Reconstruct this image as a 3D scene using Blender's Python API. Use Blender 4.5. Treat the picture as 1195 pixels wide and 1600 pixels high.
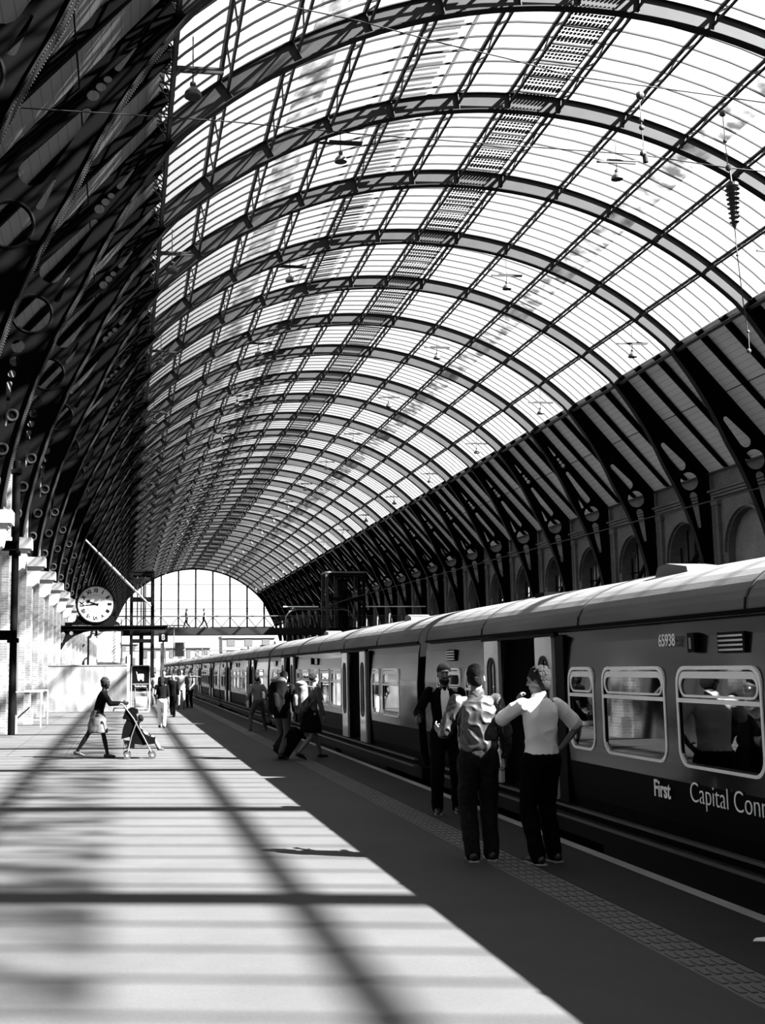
import bpy, bmesh, math, random
from mathutils import Vector, Matrix
from mathutils.geometry import tessellate_polygon
random.seed(7)
S = bpy.context.scene
for o in list(bpy.data.objects): bpy.data.objects.remove(o)
C = S.collection
PI = math.pi

# ---------------------------------------------------------------- camera, sky, sun, exposure
def rot_cam(yaw, pitch, roll):
    cy, sy, cp, sp = math.cos(yaw), math.sin(yaw), math.cos(pitch), math.sin(pitch)
    a = Vector((sy*cp, cy*cp, sp)); r0 = Vector((cy, -sy, 0)); u0 = r0.cross(a)
    cr, sr = math.cos(roll), math.sin(roll)
    r = cr*r0 + sr*u0; u = -sr*r0 + cr*u0
    return Matrix(((r.x, u.x, -a.x), (r.y, u.y, -a.y), (r.z, u.z, -a.z)))
cd = bpy.data.cameras.new('camera'); cam = bpy.data.objects.new('camera', cd); C.objects.link(cam)
cam.matrix_world = Matrix.Translation((0, 0, 1.76)) @ rot_cam(.1306, .1376, -.0081).to_4x4()
cd.sensor_width = 36; cd.lens = 1863.7*36/1600
cd.shift_x = (597.5-439.48)/1600; cd.shift_y = -(800-787.7)/1600
cd.clip_start = .1; cd.clip_end = 2000
S.camera = cam

W = bpy.data.worlds.new('sky'); S.world = W; W.use_nodes = True
bg = W.node_tree.nodes['Background']; bg.inputs[0].default_value = (1, 1, 1, 1); bg.inputs[1].default_value = 2.4
SUN = (-1.04, .588, -1.0)                                   # the way the light travels
sd = bpy.data.lights.new('sun', 'SUN'); sd.energy = 115; sd.angle = .0093
sun = bpy.data.objects.new('sun', sd); C.objects.link(sun)
sun.rotation_euler = Vector(SUN).to_track_quat('-Z', 'Y').to_euler()
S.view_settings.view_transform = 'Standard'; S.view_settings.look = 'None'
S.view_settings.exposure = 0; S.view_settings.gamma = 1; S.view_settings.use_curve_mapping = False
S.cycles.transparent_max_bounces = 24; S.cycles.max_bounces = 8

# ---------------------------------------------------------------- materials
M = {}
def mat(name, v, rough=.6, metal=0, coat=0, ns=0, na=0, bump=0, bs=40, spec=.5, v2=None, stretch=None):
    m = bpy.data.materials.new(name); m.use_nodes = True; nt = m.node_tree; b = nt.nodes['Principled BSDF']
    b.inputs['Base Color'].default_value = (v, v, v, 1); b.inputs['Roughness'].default_value = rough
    b.inputs['Metallic'].default_value = metal; b.inputs['Coat Weight'].default_value = coat
    b.inputs['Coat Roughness'].default_value = .08; b.inputs['Specular IOR Level'].default_value = spec
    tc = nt.nodes.new('ShaderNodeTexCoord')
    if na or v2 is not None:
        n = nt.nodes.new('ShaderNodeTexNoise'); n.inputs['Scale'].default_value = ns; n.inputs['Detail'].default_value = 6
        if stretch:
            mp = nt.nodes.new('ShaderNodeMapping'); mp.inputs['Scale'].default_value = stretch
            nt.links.new(tc.outputs['Object'], mp.inputs[0]); nt.links.new(mp.outputs[0], n.inputs['Vector'])
        else: nt.links.new(tc.outputs['Object'], n.inputs['Vector'])
        r = nt.nodes.new('ShaderNodeValToRGB'); r.color_ramp.elements[0].position = .3; r.color_ramp.elements[1].position = .7
        a, c = (v*(1-na), v*(1+na)) if v2 is None else (v, v2)
        r.color_ramp.elements[0].color = (a, a, a, 1); r.color_ramp.elements[1].color = (c, c, c, 1)
        nt.links.new(n.outputs[0], r.inputs[0]); nt.links.new(r.outputs[0], b.inputs['Base Color'])
    if bump:
        n2 = nt.nodes.new('ShaderNodeTexNoise'); n2.inputs['Scale'].default_value = bs; n2.inputs['Detail'].default_value = 5
        nt.links.new(tc.outputs['Object'], n2.inputs['Vector'])
        bp = nt.nodes.new('ShaderNodeBump'); bp.inputs['Strength'].default_value = bump; bp.inputs['Distance'].default_value = .02
        nt.links.new(n2.outputs[0], bp.inputs['Height']); nt.links.new(bp.outputs[0], b.inputs['Normal'])
    M[name] = m; return m
mat('iron', .012, .5, ns=3, na=.25, spec=.3); mat('iron_light', .020, .7, ns=2, na=.15, spec=.15); mat('iron_black', .0016, .7, spec=.03); mat('iron_flange', .006, .6, spec=.12)
mat('bar', .012, .7, spec=.2); mat('dial', .55, .6); mat('steel', .15, .35, .6); mat('white_paint', .30, .55); mat('lettering', .85, .6); mat('window_alu', .8, .4); mat('alu_dull', .07, .4, .3); mat('black', .0012, .6, spec=.05); mat('soft_black', .008, .8)
mat('rubber', .01, .8); mat('stone', .35, .8, ns=3, na=.15, bump=.2); mat('lamp_metal', .04, .5)
mat('skin', .085, .55, ns=20, na=.08); mat('skin_dark', .003, .6, spec=.15); mat('hair', .004, .7, bump=1, bs=90, spec=.15); mat('hair_grey', .008, .8, bump=1, bs=110, spec=.1, ns=60, na=.6)
mat('cloth_black', .0013, .9, spec=.06); mat('denim', .007, .9, ns=25, na=.5, bump=.3, bs=60, spec=.1); mat('shirt_white', .62, .8)
mat('jacket_satin', .02, .3, spec=.6); mat('cloth_grey', .03, .85); mat('cloth_light', .09, .8)
mat('floral', .008, .8, ns=11, v2=.10); mat('shoe_dark', .008, .5); mat('sole', .35, .6); mat('screen', .004, .25)
mat('gold', .3, .4, .8); mat('ballast', .02, .95, ns=30, na=.6, bump=1, bs=25); mat('rail', .25, .3, 1)
mat('pod_white', .05, .5)

def nodes(name):
    m = bpy.data.materials.new(name); m.use_nodes = True; M[name] = m
    return m, m.node_tree, m.node_tree.nodes['Principled BSDF']
# paving: pale worn slabs with joints
def paving(name, lo, hi, slab=True):
    m, nt, b = nodes(name); N = nt.nodes.new; L = nt.links.new
    tc = N('ShaderNodeTexCoord'); n = N('ShaderNodeTexNoise'); n.inputs['Scale'].default_value = .55; n.inputs['Detail'].default_value = 9; n.inputs['Roughness'].default_value = .65
    L(tc.outputs['Object'], n.inputs['Vector'])
    r = N('ShaderNodeValToRGB'); e = r.color_ramp.elements; e[0].position = .3; e[1].position = .75
    e[0].color = (lo, lo, lo, 1); e[1].color = (hi, hi, hi, 1); L(n.outputs[0], r.inputs[0])
    n2 = N('ShaderNodeTexNoise'); n2.inputs['Scale'].default_value = 45; n2.inputs['Detail'].default_value = 3; L(tc.outputs['Object'], n2.inputs['Vector'])
    mr = N('ShaderNodeMapRange'); mr.inputs['To Min'].default_value = .82; mr.inputs['To Max'].default_value = 1.15; L(n2.outputs[0], mr.inputs['Value'])
    mu = N('ShaderNodeMixRGB'); mu.blend_type = 'MULTIPLY'; mu.inputs[0].default_value = 1; L(r.outputs[0], mu.inputs[1]); L(mr.outputs[0], mu.inputs[2])
    out = mu.outputs[0]
    if slab:
        br = N('ShaderNodeTexBrick'); br.offset = .0; br.inputs['Scale'].default_value = 1; br.inputs['Brick Width'].default_value = 1.22; br.inputs['Row Height'].default_value = 1.52
        br.inputs['Mortar Size'].default_value = .012; br.inputs['Color1'].default_value = (1, 1, 1, 1); br.inputs['Color2'].default_value = (.9, .9, .9, 1); br.inputs['Mortar'].default_value = (.5, .5, .5, 1)
        L(tc.outputs['Object'], br.inputs['Vector'])
        m2 = N('ShaderNodeMixRGB'); m2.blend_type = 'MULTIPLY'; m2.inputs[0].default_value = 1; L(out, m2.inputs[1]); L(br.outputs[0], m2.inputs[2]); out = m2.outputs[0]
    L(out, b.inputs['Base Color']); b.inputs['Roughness'].default_value = .8; b.inputs['Specular IOR Level'].default_value = .08
paving('asphalt', .036, .05, False); paving('slabs', .04, .055); paving('edge_dark', .022, .032, False); paving('tactile', .085, .11, False); paving('edge_white', .2, .34, False)
def brick(name, c1, c2, mo, sc=1, swap=False):
    m, nt, b = nodes(name); N = nt.nodes.new; L = nt.links.new
    tc = N('ShaderNodeTexCoord'); sp = N('ShaderNodeSeparateXYZ'); cb = N('ShaderNodeCombineXYZ'); L(tc.outputs['Object'], sp.inputs[0])
    ad = N('ShaderNodeMath'); ad.operation = 'ADD'; L(sp.outputs[0], ad.inputs[0]); L(sp.outputs[1], ad.inputs[1])
    L(ad.outputs[0], cb.inputs[0]); L(sp.outputs[2], cb.inputs[1])
    br = N('ShaderNodeTexBrick'); br.inputs['Scale'].default_value = sc; br.inputs['Brick Width'].default_value = .23; br.inputs['Row Height'].default_value = .076
    br.inputs['Mortar Size'].default_value = .008
    for k, v in (('Color1', c1), ('Color2', c2), ('Mortar', mo)): br.inputs[k].default_value = (v, v, v, 1)
    L(cb.outputs[0], br.inputs['Vector'])
    n = N('ShaderNodeTexNoise'); n.inputs['Scale'].default_value = .7; n.inputs['Detail'].default_value = 8; L(tc.outputs['Object'], n.inputs['Vector'])
    mr = N('ShaderNodeMapRange'); mr.inputs['To Min'].default_value = .4; mr.inputs['To Max'].default_value = 1.5; L(n.outputs[0], mr.inputs['Value'])
    mu = N('ShaderNodeMixRGB'); mu.blend_type = 'MULTIPLY'; mu.inputs[0].default_value = 1; L(br.outputs[0], mu.inputs[1]); L(mr.outputs[0], mu.inputs[2])
    L(mu.outputs[0], b.inputs['Base Color']); b.inputs['Roughness'].default_value = .85
brick('brick', .09, .06, .12); brick('brick_mid', .022, .014, .03); brick('brick_shade', .008, .006, .01); brick('brick_pale', .10, .065, .14); brick('brick_blind', .13, .10, .15)
# boarded deck: boards run along the shed; right side painted brighter for bounced light
for bn, bv in (('boards', .16), ('boards_lit', .45)):
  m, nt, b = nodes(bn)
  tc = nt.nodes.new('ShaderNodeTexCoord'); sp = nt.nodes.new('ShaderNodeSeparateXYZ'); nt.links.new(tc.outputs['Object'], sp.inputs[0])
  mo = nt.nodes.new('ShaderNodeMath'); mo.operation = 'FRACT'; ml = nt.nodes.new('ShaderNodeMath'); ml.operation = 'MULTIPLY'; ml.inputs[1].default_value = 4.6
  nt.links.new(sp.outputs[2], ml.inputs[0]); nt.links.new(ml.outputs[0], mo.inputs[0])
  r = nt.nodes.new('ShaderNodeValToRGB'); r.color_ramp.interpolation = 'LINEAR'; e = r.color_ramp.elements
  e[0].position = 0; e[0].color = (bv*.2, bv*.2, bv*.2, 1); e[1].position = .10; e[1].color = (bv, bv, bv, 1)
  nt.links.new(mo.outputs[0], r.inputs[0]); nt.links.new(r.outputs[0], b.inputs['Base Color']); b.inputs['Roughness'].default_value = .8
def glassmat(name, tint, transp, trans_diff=.1, gloss=.06, rough=.05, dark=None):
    m = bpy.data.materials.new(name); m.use_nodes = True; nt = m.node_tree; nt.nodes.clear(); N = nt.nodes.new; L = nt.links.new
    o = N('ShaderNodeOutputMaterial'); t = N('ShaderNodeBsdfTransparent'); t.inputs[0].default_value = (tint,)*3+(1,)
    d = N('ShaderNodeBsdfTranslucent'); d.inputs[0].default_value = (.7, .7, .7, 1); g = N('ShaderNodeBsdfGlossy'); g.inputs['Roughness'].default_value = rough
    a = N('ShaderNodeMixShader'); a.inputs[0].default_value = trans_diff; L(t.outputs[0], a.inputs[1]); L(d.outputs[0], a.inputs[2])
    f = N('ShaderNodeLayerWeight'); f.inputs[0].default_value = .5
    pw_ = N('ShaderNodeMath'); pw_.operation = 'POWER'; pw_.inputs[1].default_value = 5; L(f.outputs['Facing'], pw_.inputs[0])
    mm = N('ShaderNodeMath'); mm.operation = 'MULTIPLY_ADD'; mm.inputs[1].default_value = .95*gloss; mm.inputs[2].default_value = .045*gloss; L(pw_.outputs[0], mm.inputs[0])
    c = N('ShaderNodeMixShader'); L(mm.outputs[0], c.inputs[0]); L(a.outputs[0], c.inputs[1]); L(g.outputs[0], c.inputs[2]); L(c.outputs[0], o.inputs[0])
    M[name] = m
    if dark:                                              # dirt film added to dim slanting sun: thicker when looked through at a slant
        lw = N('ShaderNodeLayerWeight'); lw.inputs[0].default_value = .5
        a1 = N('ShaderNodeMath'); a1.operation = 'SUBTRACT'; a1.inputs[0].default_value = 1.02; L(lw.outputs['Facing'], a1.inputs[1])
        a2 = N('ShaderNodeMath'); a2.operation = 'DIVIDE'; a2.inputs[0].default_value = -dark; L(a1.outputs[0], a2.inputs[1])
        a3 = N('ShaderNodeMath'); a3.operation = 'EXPONENT'; L(a2.outputs[0], a3.inputs[0]); L(a3.outputs[0], t.inputs[0])
    return m
glassmat('roof_glass', .92, 1, .03, .8, .1, dark=.25); glassmat('train_glass', .35, 1, .0, 1.6, .02); glassmat('screen_glass', .75, 1, .02, .8, .03)
# patchy half-clear strips standing for the shade of rooftop walkways outside
m = bpy.data.materials.new('roof_strip_shade'); m.use_nodes = True; nt = m.node_tree; nt.nodes.clear(); N = nt.nodes.new; L = nt.links.new
o_ = N('ShaderNodeOutputMaterial'); t = N('ShaderNodeBsdfTransparent'); d = N('ShaderNodeBsdfDiffuse'); d.inputs[0].default_value = (.03, .03, .03, 1)
mx = N('ShaderNodeMixShader'); tc = N('ShaderNodeTexCoord'); n = N('ShaderNodeTexNoise'); n.inputs['Scale'].default_value = 1.6; n.inputs['Detail'].default_value = 8
L(tc.outputs['Object'], n.inputs['Vector']); r = N('ShaderNodeValToRGB'); r.color_ramp.elements[0].position = .42; r.color_ramp.elements[1].position = .62
r.color_ramp.elements[0].color = (.12, .12, .12, 1); r.color_ramp.elements[1].color = (.85, .85, .85, 1)
L(n.outputs[0], r.inputs[0]); L(r.outputs[0], mx.inputs[0]); L(t.outputs[0], mx.inputs[1]); L(d.outputs[0], mx.inputs[2]); L(mx.outputs[0], o_.inputs[0]); M['roof_strip_shade'] = m
# train paint
mat('train_dark', .004, .22, coat=.22, ns=1.2, na=.5, spec=.25); mat('train_low', .002, .6, spec=.04); mat('train_roof', .085, .7, ns=2.2, na=.35, stretch=(4, .22, 1), bump=.05)
mat('train_mid', .012, .2, coat=1, ns=1.5, na=.4); mat('door_reflect', .30, .3, coat=.7, ns=2, na=.25); mat('frame_alu', .12, .35, .3); mat('step_line', .05, .5)  # door leaves coloured bright for the sunlit left wall they reflect
mat('seat', .012, .9, ns=40, na=.5); mat('inner', .012, .7); mat('plastic_sheet', .07, .35, ns=1.6, v2=.19, bump=.6, bs=1.3, stretch=(1.6, 1, .5)); mat('facade', .05, .8, ns=.6, v2=.09); mat('facade_dark', .015, .6)  # plastic_sheet tone varies to paint the shading of its folds
mat('cardboard', .2, .8)

# ---------------------------------------------------------------- mesh helpers
def link(name, me, m, parent=None):
    o = bpy.data.objects.new(name, me); C.objects.link(o)
    if m is not None and len(me.materials) == 0: me.materials.append(M[m] if isinstance(m, str) else m)
    if parent: o.parent = parent
    return o
class MB:
    """collects shapes and links them as ONE mesh"""
    def __init__(s): s.v = []; s.f = []
    def add(s, vs, fs):
        n = len(s.v); s.v += [tuple(v) for v in vs]; s.f += [tuple(i+n for i in f) for f in fs]; return s
    def box(s, x0, x1, y0, y1, z0, z1):
        return s.add([(x, y, z) for x in (x0, x1) for y in (y0, y1) for z in (z0, z1)],
                     [(0, 1, 3, 2), (4, 6, 7, 5), (0, 4, 5, 1), (2, 3, 7, 6), (0, 2, 6, 4), (1, 5, 7, 3)])
    def prism(s, pts, axis, a, b):
        """polygon in the two other axes, extruded along axis"""
        n = len(pts); vs = []
        for t in (a, b):
            for p in pts:
                vs.append((t, p[0], p[1]) if axis == 'x' else (p[0], t, p[1]) if axis == 'y' else (p[0], p[1], t))
        fs = [tuple(range(n)), tuple(range(2*n-1, n-1, -1))] + [(i, (i+1) % n, (i+1) % n+n, i+n) for i in range(n)]
        return s.add(vs, fs)
    def bar(s, p, q, w, d=None, up=(0, 0, 1)):
        """rectangular bar from p to q, w wide, d deep (along up)"""
        p, q = Vector(p), Vector(q); a = (q-p).normalized(); up = Vector(up)
        if abs(a.dot(up)) > .98: up = Vector((0, 1, 0))
        x = a.cross(up).normalized(); y = x.cross(a); d = w if d is None else d
        vs = [c + x*i*w/2 + y*j*d/2 for c in (p, q) for i, j in ((-1, -1), (1, -1), (1, 1), (-1, 1))]
        return s.add(vs, [(3, 2, 1, 0), (4, 5, 6, 7)] + [(i, (i+1) % 4, (i+1) % 4+4, i+4) for i in range(4)])
    def tube(s, pts, r, n=8, caps=True):
        pts = [Vector(p) for p in pts]; rs = r if isinstance(r, (list, tuple)) else [r]*len(pts)
        vs = []; prev = None
        for i, p in enumerate(pts):
            a = (pts[min(i+1, len(pts)-1)]-pts[max(i-1, 0)]).normalized()
            if prev is None:
                u = a.cross(Vector((0, 0, 1)));
                if u.length < .1: u = a.cross(Vector((0, 1, 0)))
            else: u = prev - a*prev.dot(a)
            u.normalize(); prev = u; w = a.cross(u)
            vs += [p + (u*math.cos(2*PI*k/n) + w*math.sin(2*PI*k/n))*rs[i] for k in range(n)]
        fs = [(i*n+k, i*n+(k+1) % n, (i+1)*n+(k+1) % n, (i+1)*n+k) for i in range(len(pts)-1) for k in range(n)]
        if caps: fs += [tuple(range(n-1, -1, -1)), tuple(range((len(pts)-1)*n, len(pts)*n))]
        return s.add(vs, fs)
    def lathe(s, prof, c=(0, 0, 0), n=16):
        """profile (r, z) turned round a vertical axis"""
        vs = [(c[0]+r*math.cos(2*PI*k/n), c[1]+r*math.sin(2*PI*k/n), c[2]+z) for r, z in prof for k in range(n)]
        fs = [(i*n+k, i*n+(k+1) % n, (i+1)*n+(k+1) % n, (i+1)*n+k) for i in range(len(prof)-1) for k in range(n)]
        fs += [tuple(range(n-1, -1, -1)), tuple(range((len(prof)-1)*n, len(prof)*n))]
        return s.add(vs, fs)
    def ell(s, c, r, n=12, m=8, R=None):
        c = Vector(c); R = R or Matrix.Identity(3); vs = [c + R @ Vector((0, 0, -r[2]))]
        for i in range(1, m):
            t = PI*i/m
            for k in range(n):
                vs.append(c + R @ Vector((r[0]*math.sin(t)*math.cos(2*PI*k/n), r[1]*math.sin(t)*math.sin(2*PI*k/n), -r[2]*math.cos(t))))
        vs.append(c + R @ Vector((0, 0, r[2]))); last = len(vs)-1
        fs = [(0, 1+(k+1) % n, 1+k) for k in range(n)]
        for i in range(m-2):
            fs += [(1+i*n+k, 1+i*n+(k+1) % n, 1+(i+1)*n+(k+1) % n, 1+(i+1)*n+k) for k in range(n)]
        fs += [(1+(m-2)*n+k, 1+(m-2)*n+(k+1) % n, last) for k in range(n)]
        return s.add(vs, fs)
    def cap(s, p, q, r0, r1, n=12):
        """tapered capsule"""
        p, q = Vector(p), Vector(q); a = q-p; L_ = a.length; a = a.normalized() if L_ > 1e-6 else Vector((0, 0, 1))
        pts = []; rs = []
        for t in (80, 60, 35, 0): pts.append(p-a*r0*math.sin(math.radians(t))); rs.append(r0*math.cos(math.radians(t)))
        for t in (0, 35, 60, 80): pts.append(q+a*r1*math.sin(math.radians(t))); rs.append(r1*math.cos(math.radians(t)))
        return s.tube(pts, rs, n)
    def ring(s, c, R_, r, axis='y', n=28, m=8):
        vs = []
        for i in range(n):
            t = 2*PI*i/n
            for j in range(m):
                u = 2*PI*j/m; rr = R_+r*math.cos(u); h = r*math.sin(u)
                p = (rr*math.cos(t), h, rr*math.sin(t)) if axis == 'y' else (h, rr*math.cos(t), rr*math.sin(t)) if axis == 'x' else (rr*math.cos(t), rr*math.sin(t), h)
                vs.append((c[0]+p[0], c[1]+p[1], c[2]+p[2]))
        return s.add(vs, [(i*m+j, i*m+(j+1) % m, ((i+1) % n)*m+(j+1) % m, ((i+1) % n)*m+j) for i in range(n) for j in range(m)])
    def build(s, name, m, parent=None, smooth=False):
        me = bpy.data.meshes.new(name); me.from_pydata(s.v, [], s.f)
        bm = bmesh.new(); bm.from_mesh(me); bmesh.ops.recalc_face_normals(bm, faces=bm.faces)
        bm.to_mesh(me); bm.free()
        if smooth: me.shade_smooth()
        return link(name, me, m, parent)
def plate_mb(loops, axis, a, b, mb=None):
    """flat plate with holes: loops = [outer, hole, hole...] of 2D points, thickness a..b along axis"""
    mb = mb or MB(); flat = [p for l in loops for p in l]
    tris = tessellate_polygon([[Vector((p[0], p[1], 0)) for p in l] for l in loops])
    def P3(p, t): return (t, p[0], p[1]) if axis == 'x' else (p[0], t, p[1]) if axis == 'y' else (p[0], p[1], t)
    n = len(flat); vs = [P3(p, a) for p in flat] + [P3(p, b) for p in flat]; fs = []
    for t in tris: fs += [tuple(t), tuple(i+n for i in reversed(t))]
    k = 0
    for l in loops:
        for i in range(len(l)): fs.append((k+i, k+(i+1) % len(l), k+(i+1) % len(l)+n, k+i+n))
        k += len(l)
    mb.add(vs, fs); return mb
def circ(cx, cz, r, n=18): return [(cx+r*math.cos(2*PI*i/n), cz+r*math.sin(2*PI*i/n)) for i in range(n)]
def slot(p, rp, q, rq, n=8):
    """outline of two circles of different size joined by tangents"""
    a = math.atan2(q[1]-p[1], q[0]-p[0]); d = math.hypot(q[0]-p[0], q[1]-p[1]); g = math.acos(max(-1, min(1, (rp-rq)/d)))
    o = [(p[0]+rp*math.cos(a+g+(2*PI-2*g)*i/n), p[1]+rp*math.sin(a+g+(2*PI-2*g)*i/n)) for i in range(n+1)]
    return o + [(q[0]+rq*math.cos(a-g+2*g*i/n), q[1]+rq*math.sin(a-g+2*g*i/n)) for i in range(n+1)]
def rrect(x0, x1, z0, z1, r, n=5):
    o = []
    for cx, cz, s0 in ((x1-r, z0+r, -90), (x1-r, z1-r, 0), (x0+r, z1-r, 90), (x0+r, z0+r, 180)):
        o += [(cx+r*math.cos(math.radians(s0+90*i/n)), cz+r*math.sin(math.radians(s0+90*i/n))) for i in range(n+1)]
    return o
def text(name, body, size, m, parent, loc, rot, ext=.004, align='CENTER', sx=1, bold=0, shear=0):
    cu = bpy.data.curves.new(name, 'FONT'); cu.body = body; cu.size = size; cu.extrude = ext; cu.align_x = align; cu.align_y = 'CENTER'; cu.offset = bold; cu.shear = shear
    o = bpy.data.objects.new(name, cu); C.objects.link(o); bpy.context.view_layer.update()
    me = bpy.data.meshes.new_from_object(o.evaluated_get(bpy.context.evaluated_depsgraph_get()))
    bpy.data.objects.remove(o); me.materials.clear()
    o = link(name, me, m, parent); o.location = loc; o.rotation_euler = rot; o.scale = (sx, 1, 1)
    return o
def tag(o, label=None, cat=None, group=None, kind=None):
    if label: o['label'] = label
    if cat: o['category'] = cat
    if group: o['group'] = group
    if kind: o['kind'] = kind
    return o
def thing(name, label, cat, loc=(0, 0, 0), rz=0, group=None):
    o = bpy.data.objects.new(name, None); C.objects.link(o); o.location = loc; o.rotation_euler = (0, 0, rz); o.empty_display_size = .1
    return tag(o, label, cat, group)
def struct(o): o['kind'] = 'structure'; return o
def kids(o): return KID.get(o, [])
def copy_tree(o, parent=None, ch=None):
    c = o.copy(); C.objects.link(c); c.parent = parent
    for k in o.children: copy_tree(k, c)
    return c
TENS = ['', 'ten', 'twenty', 'thirty', 'forty']; ONES = ['', 'first', 'second', 'third', 'fourth', 'fifth', 'sixth', 'seventh', 'eighth', 'ninth', 'tenth', 'eleventh', 'twelfth', 'thirteenth', 'fourteenth', 'fifteenth', 'sixteenth', 'seventeenth', 'eighteenth', 'nineteenth']
def nth(n):
    if n < 20: return ONES[n]
    if n % 10 == 0: return {20: 'twentieth', 30: 'thirtieth', 40: 'fortieth'}[n]
    return TENS[n//10] + '-' + ONES[n % 10]
# ---------------------------------------------------------------- the shed: shape
BAY = 6.1; Y0 = 29.386; XC = 12.266; ZC = 3.68; RI = 16.06; RL = 15.40; RO = 16.66; RG = 16.74
KB, KE = -7, 30; YB, YE = Y0+KB*BAY, Y0+KE*BAY
TS = [-.7719, -.64, -.5029, -.371, -.2407, -.105, 0, .105, .2407, .371, .5029, .64, .7719]
TF = 1.446                                                   # angle of the rib feet
def ri(t):
    t = abs(t); 
    return RI if t < .75 else RL if t > 1.05 else RI+(RL-RI)*(t-.75)/.3
def pol(R_, t): return (XC+R_*math.sin(t), ZC+R_*math.cos(t))
def mir(p): return (2*XC-p[0], p[1])
def ry(k): return Y0+BAY*k
DT = (23.72, 15.72); DB = (27.86, 10.98)                        # deck line, right side: top and bottom
WX = 27.9; WL = 2*XC-WX                                       # wall faces: right, left (-3.37)

# platform (floor), tracks, far platforms
def sbox(name, m, *b): return struct(MB().box(*b).build(name, m))
sbox('floor', 'asphalt', WL-.6, 3.30, YB-2, 26, -.95, 0)
sbox('floor', 'slabs', WL-.6, 3.30, 26, YE+30, -.95, 0)
sbox('floor', 'edge_dark', 3.66, 4.40, YB-2, YE+30, -.95, 0)
tm = MB().box(3.30, 3.66, YB-2, YE+30, -.95, -.004)
tact = struct(tm.build('floor', 'tactile'))
bl = MB()
for i in range(150):
    for j in range(5): bl.box(3.33+j*.066, 3.37+j*.066, 3+i*.2, 3.13+i*.2, -.004, .003)
bl.build('floor', 'tactile', tact)
sbox('trim_1', 'edge_white', 4.40, 4.52, YB-2, YE+30, -.2, .002)
sbox('floor', 'ballast', 4.52, 16, YB-2, YE+60, -1.3, -1.12)
sbox('floor', 'asphalt', 16, 21, YB-2, YE+30, -1.3, 0)
sbox('floor', 'ballast', 21, WX+.6, YB-2, YE+60, -1.3, -1.12)
sbox('floor', 'ballast', -30, WX+30, YE+30, YE+140, -1.35, -1.2)
def ln(x): 
    m_ = MB()
    for s_ in (-.7175, .7175):
        m_.prism([(x+s_-.07, -1.05), (x+s_+.07, -1.05), (x+s_+.02, -1.02), (x+s_+.035, -.94), (x+s_-.035, -.94), (x+s_-.02, -1.02)], 'y', YB, YE+25)
    return m_
for x, nm in ((6.03, 'under the train'), (12.3, 'beyond the train'), (23.5, 'beside the right-hand wall')):
    t_ = thing('railway_track', 'pair of steel rails on dark sleepers '+nm, 'railway track', (0, 0, 0))
    ln(x).build('rail', 'rail', t_)
    sl = MB()
    for i in range(int((YE-YB)/.7)): sl.box(x-1.25, x+1.25, YB+i*.7, YB+.25+i*.7, -1.15, -1.03)
    tag(sl.build('sleepers', 'soft_black', t_), kind='stuff')

# walls ------------------------------------------------------
def archloop(yc, hw, z0, zs, n=14):
    return [(yc-hw, z0), (yc+hw, z0)] + [(yc+hw*math.cos(PI*i/n), zs+hw*math.sin(PI*i/n)) for i in range(n+1)]
# right wall with a round-headed opening in each bay; the one in the fourth bay is blind
def wall_right():
    for k in range(KB, KE):
        a, b_ = ry(k), ry(k+1); yc = (a+b_)/2; hw = 1.85
        mb = plate_mb([[(a, -1.2), (b_, -1.2), (b_, 11.1), (a, 11.1)], archloop(yc, hw, 1.0, 7.05)], 'x', WX+.15, WX+.95)
        # moulded surround
        for i in range(14):
            t0, t1 = PI*i/14, PI*(i+1)/14
            mb.bar((WX+.13, yc+(hw+.14)*math.cos(t0), 7.05+(hw+.14)*math.sin(t0)), (WX+.13, yc+(hw+.14)*math.cos(t1), 7.05+(hw+.14)*math.sin(t1)), .12, .26, (1, 0, 0))
        w = struct(mb.build('wall_right', 'brick'))
        struct(MB().box(WX-.03, WX+.16, a-.75, a+.75, -1.2, 9.6).box(WX-.1, WX+.16, a-.85, a+.85, 9.35, 9.6).box(WX-.06, WX+.16, a-.45, a+.45, -1.2, 9.9).build('wall_right', 'brick', w))
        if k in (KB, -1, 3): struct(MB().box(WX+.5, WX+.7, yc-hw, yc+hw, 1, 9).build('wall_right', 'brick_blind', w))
        # glazing frame set back in the opening
        else:
            g = MB()
            for j in range(5): g.bar((WX+.7, yc-hw+.3+j*.8, 1), (WX+.7, yc-hw+.3+j*.8, 7.0+math.sqrt(max(.01, hw*hw-(-hw+.3+j*.8)**2))), .06, .08)
            for z in (3, 5, 7): g.bar((WX+.7, yc-hw, z), (WX+.7, yc+hw, z), .08)
            for j in range(3): g.bar((WX+.72, yc-hw, 8.6-j*.9), (WX+.72, yc+hw, 6.0-j*.9), .16)
            struct(g.build('window_2', 'iron_black', w))
    cm_ = MB()
    for dz, dx in ((9.72, .10), (9.86, .16), (10.0, .22), (10.95, .12)): cm_.box(WX-dx+.06, WX+.2, YB, YE, dz, dz+.1)
    struct(cm_.build('trim_2', 'brick'))
wall_right()
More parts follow.
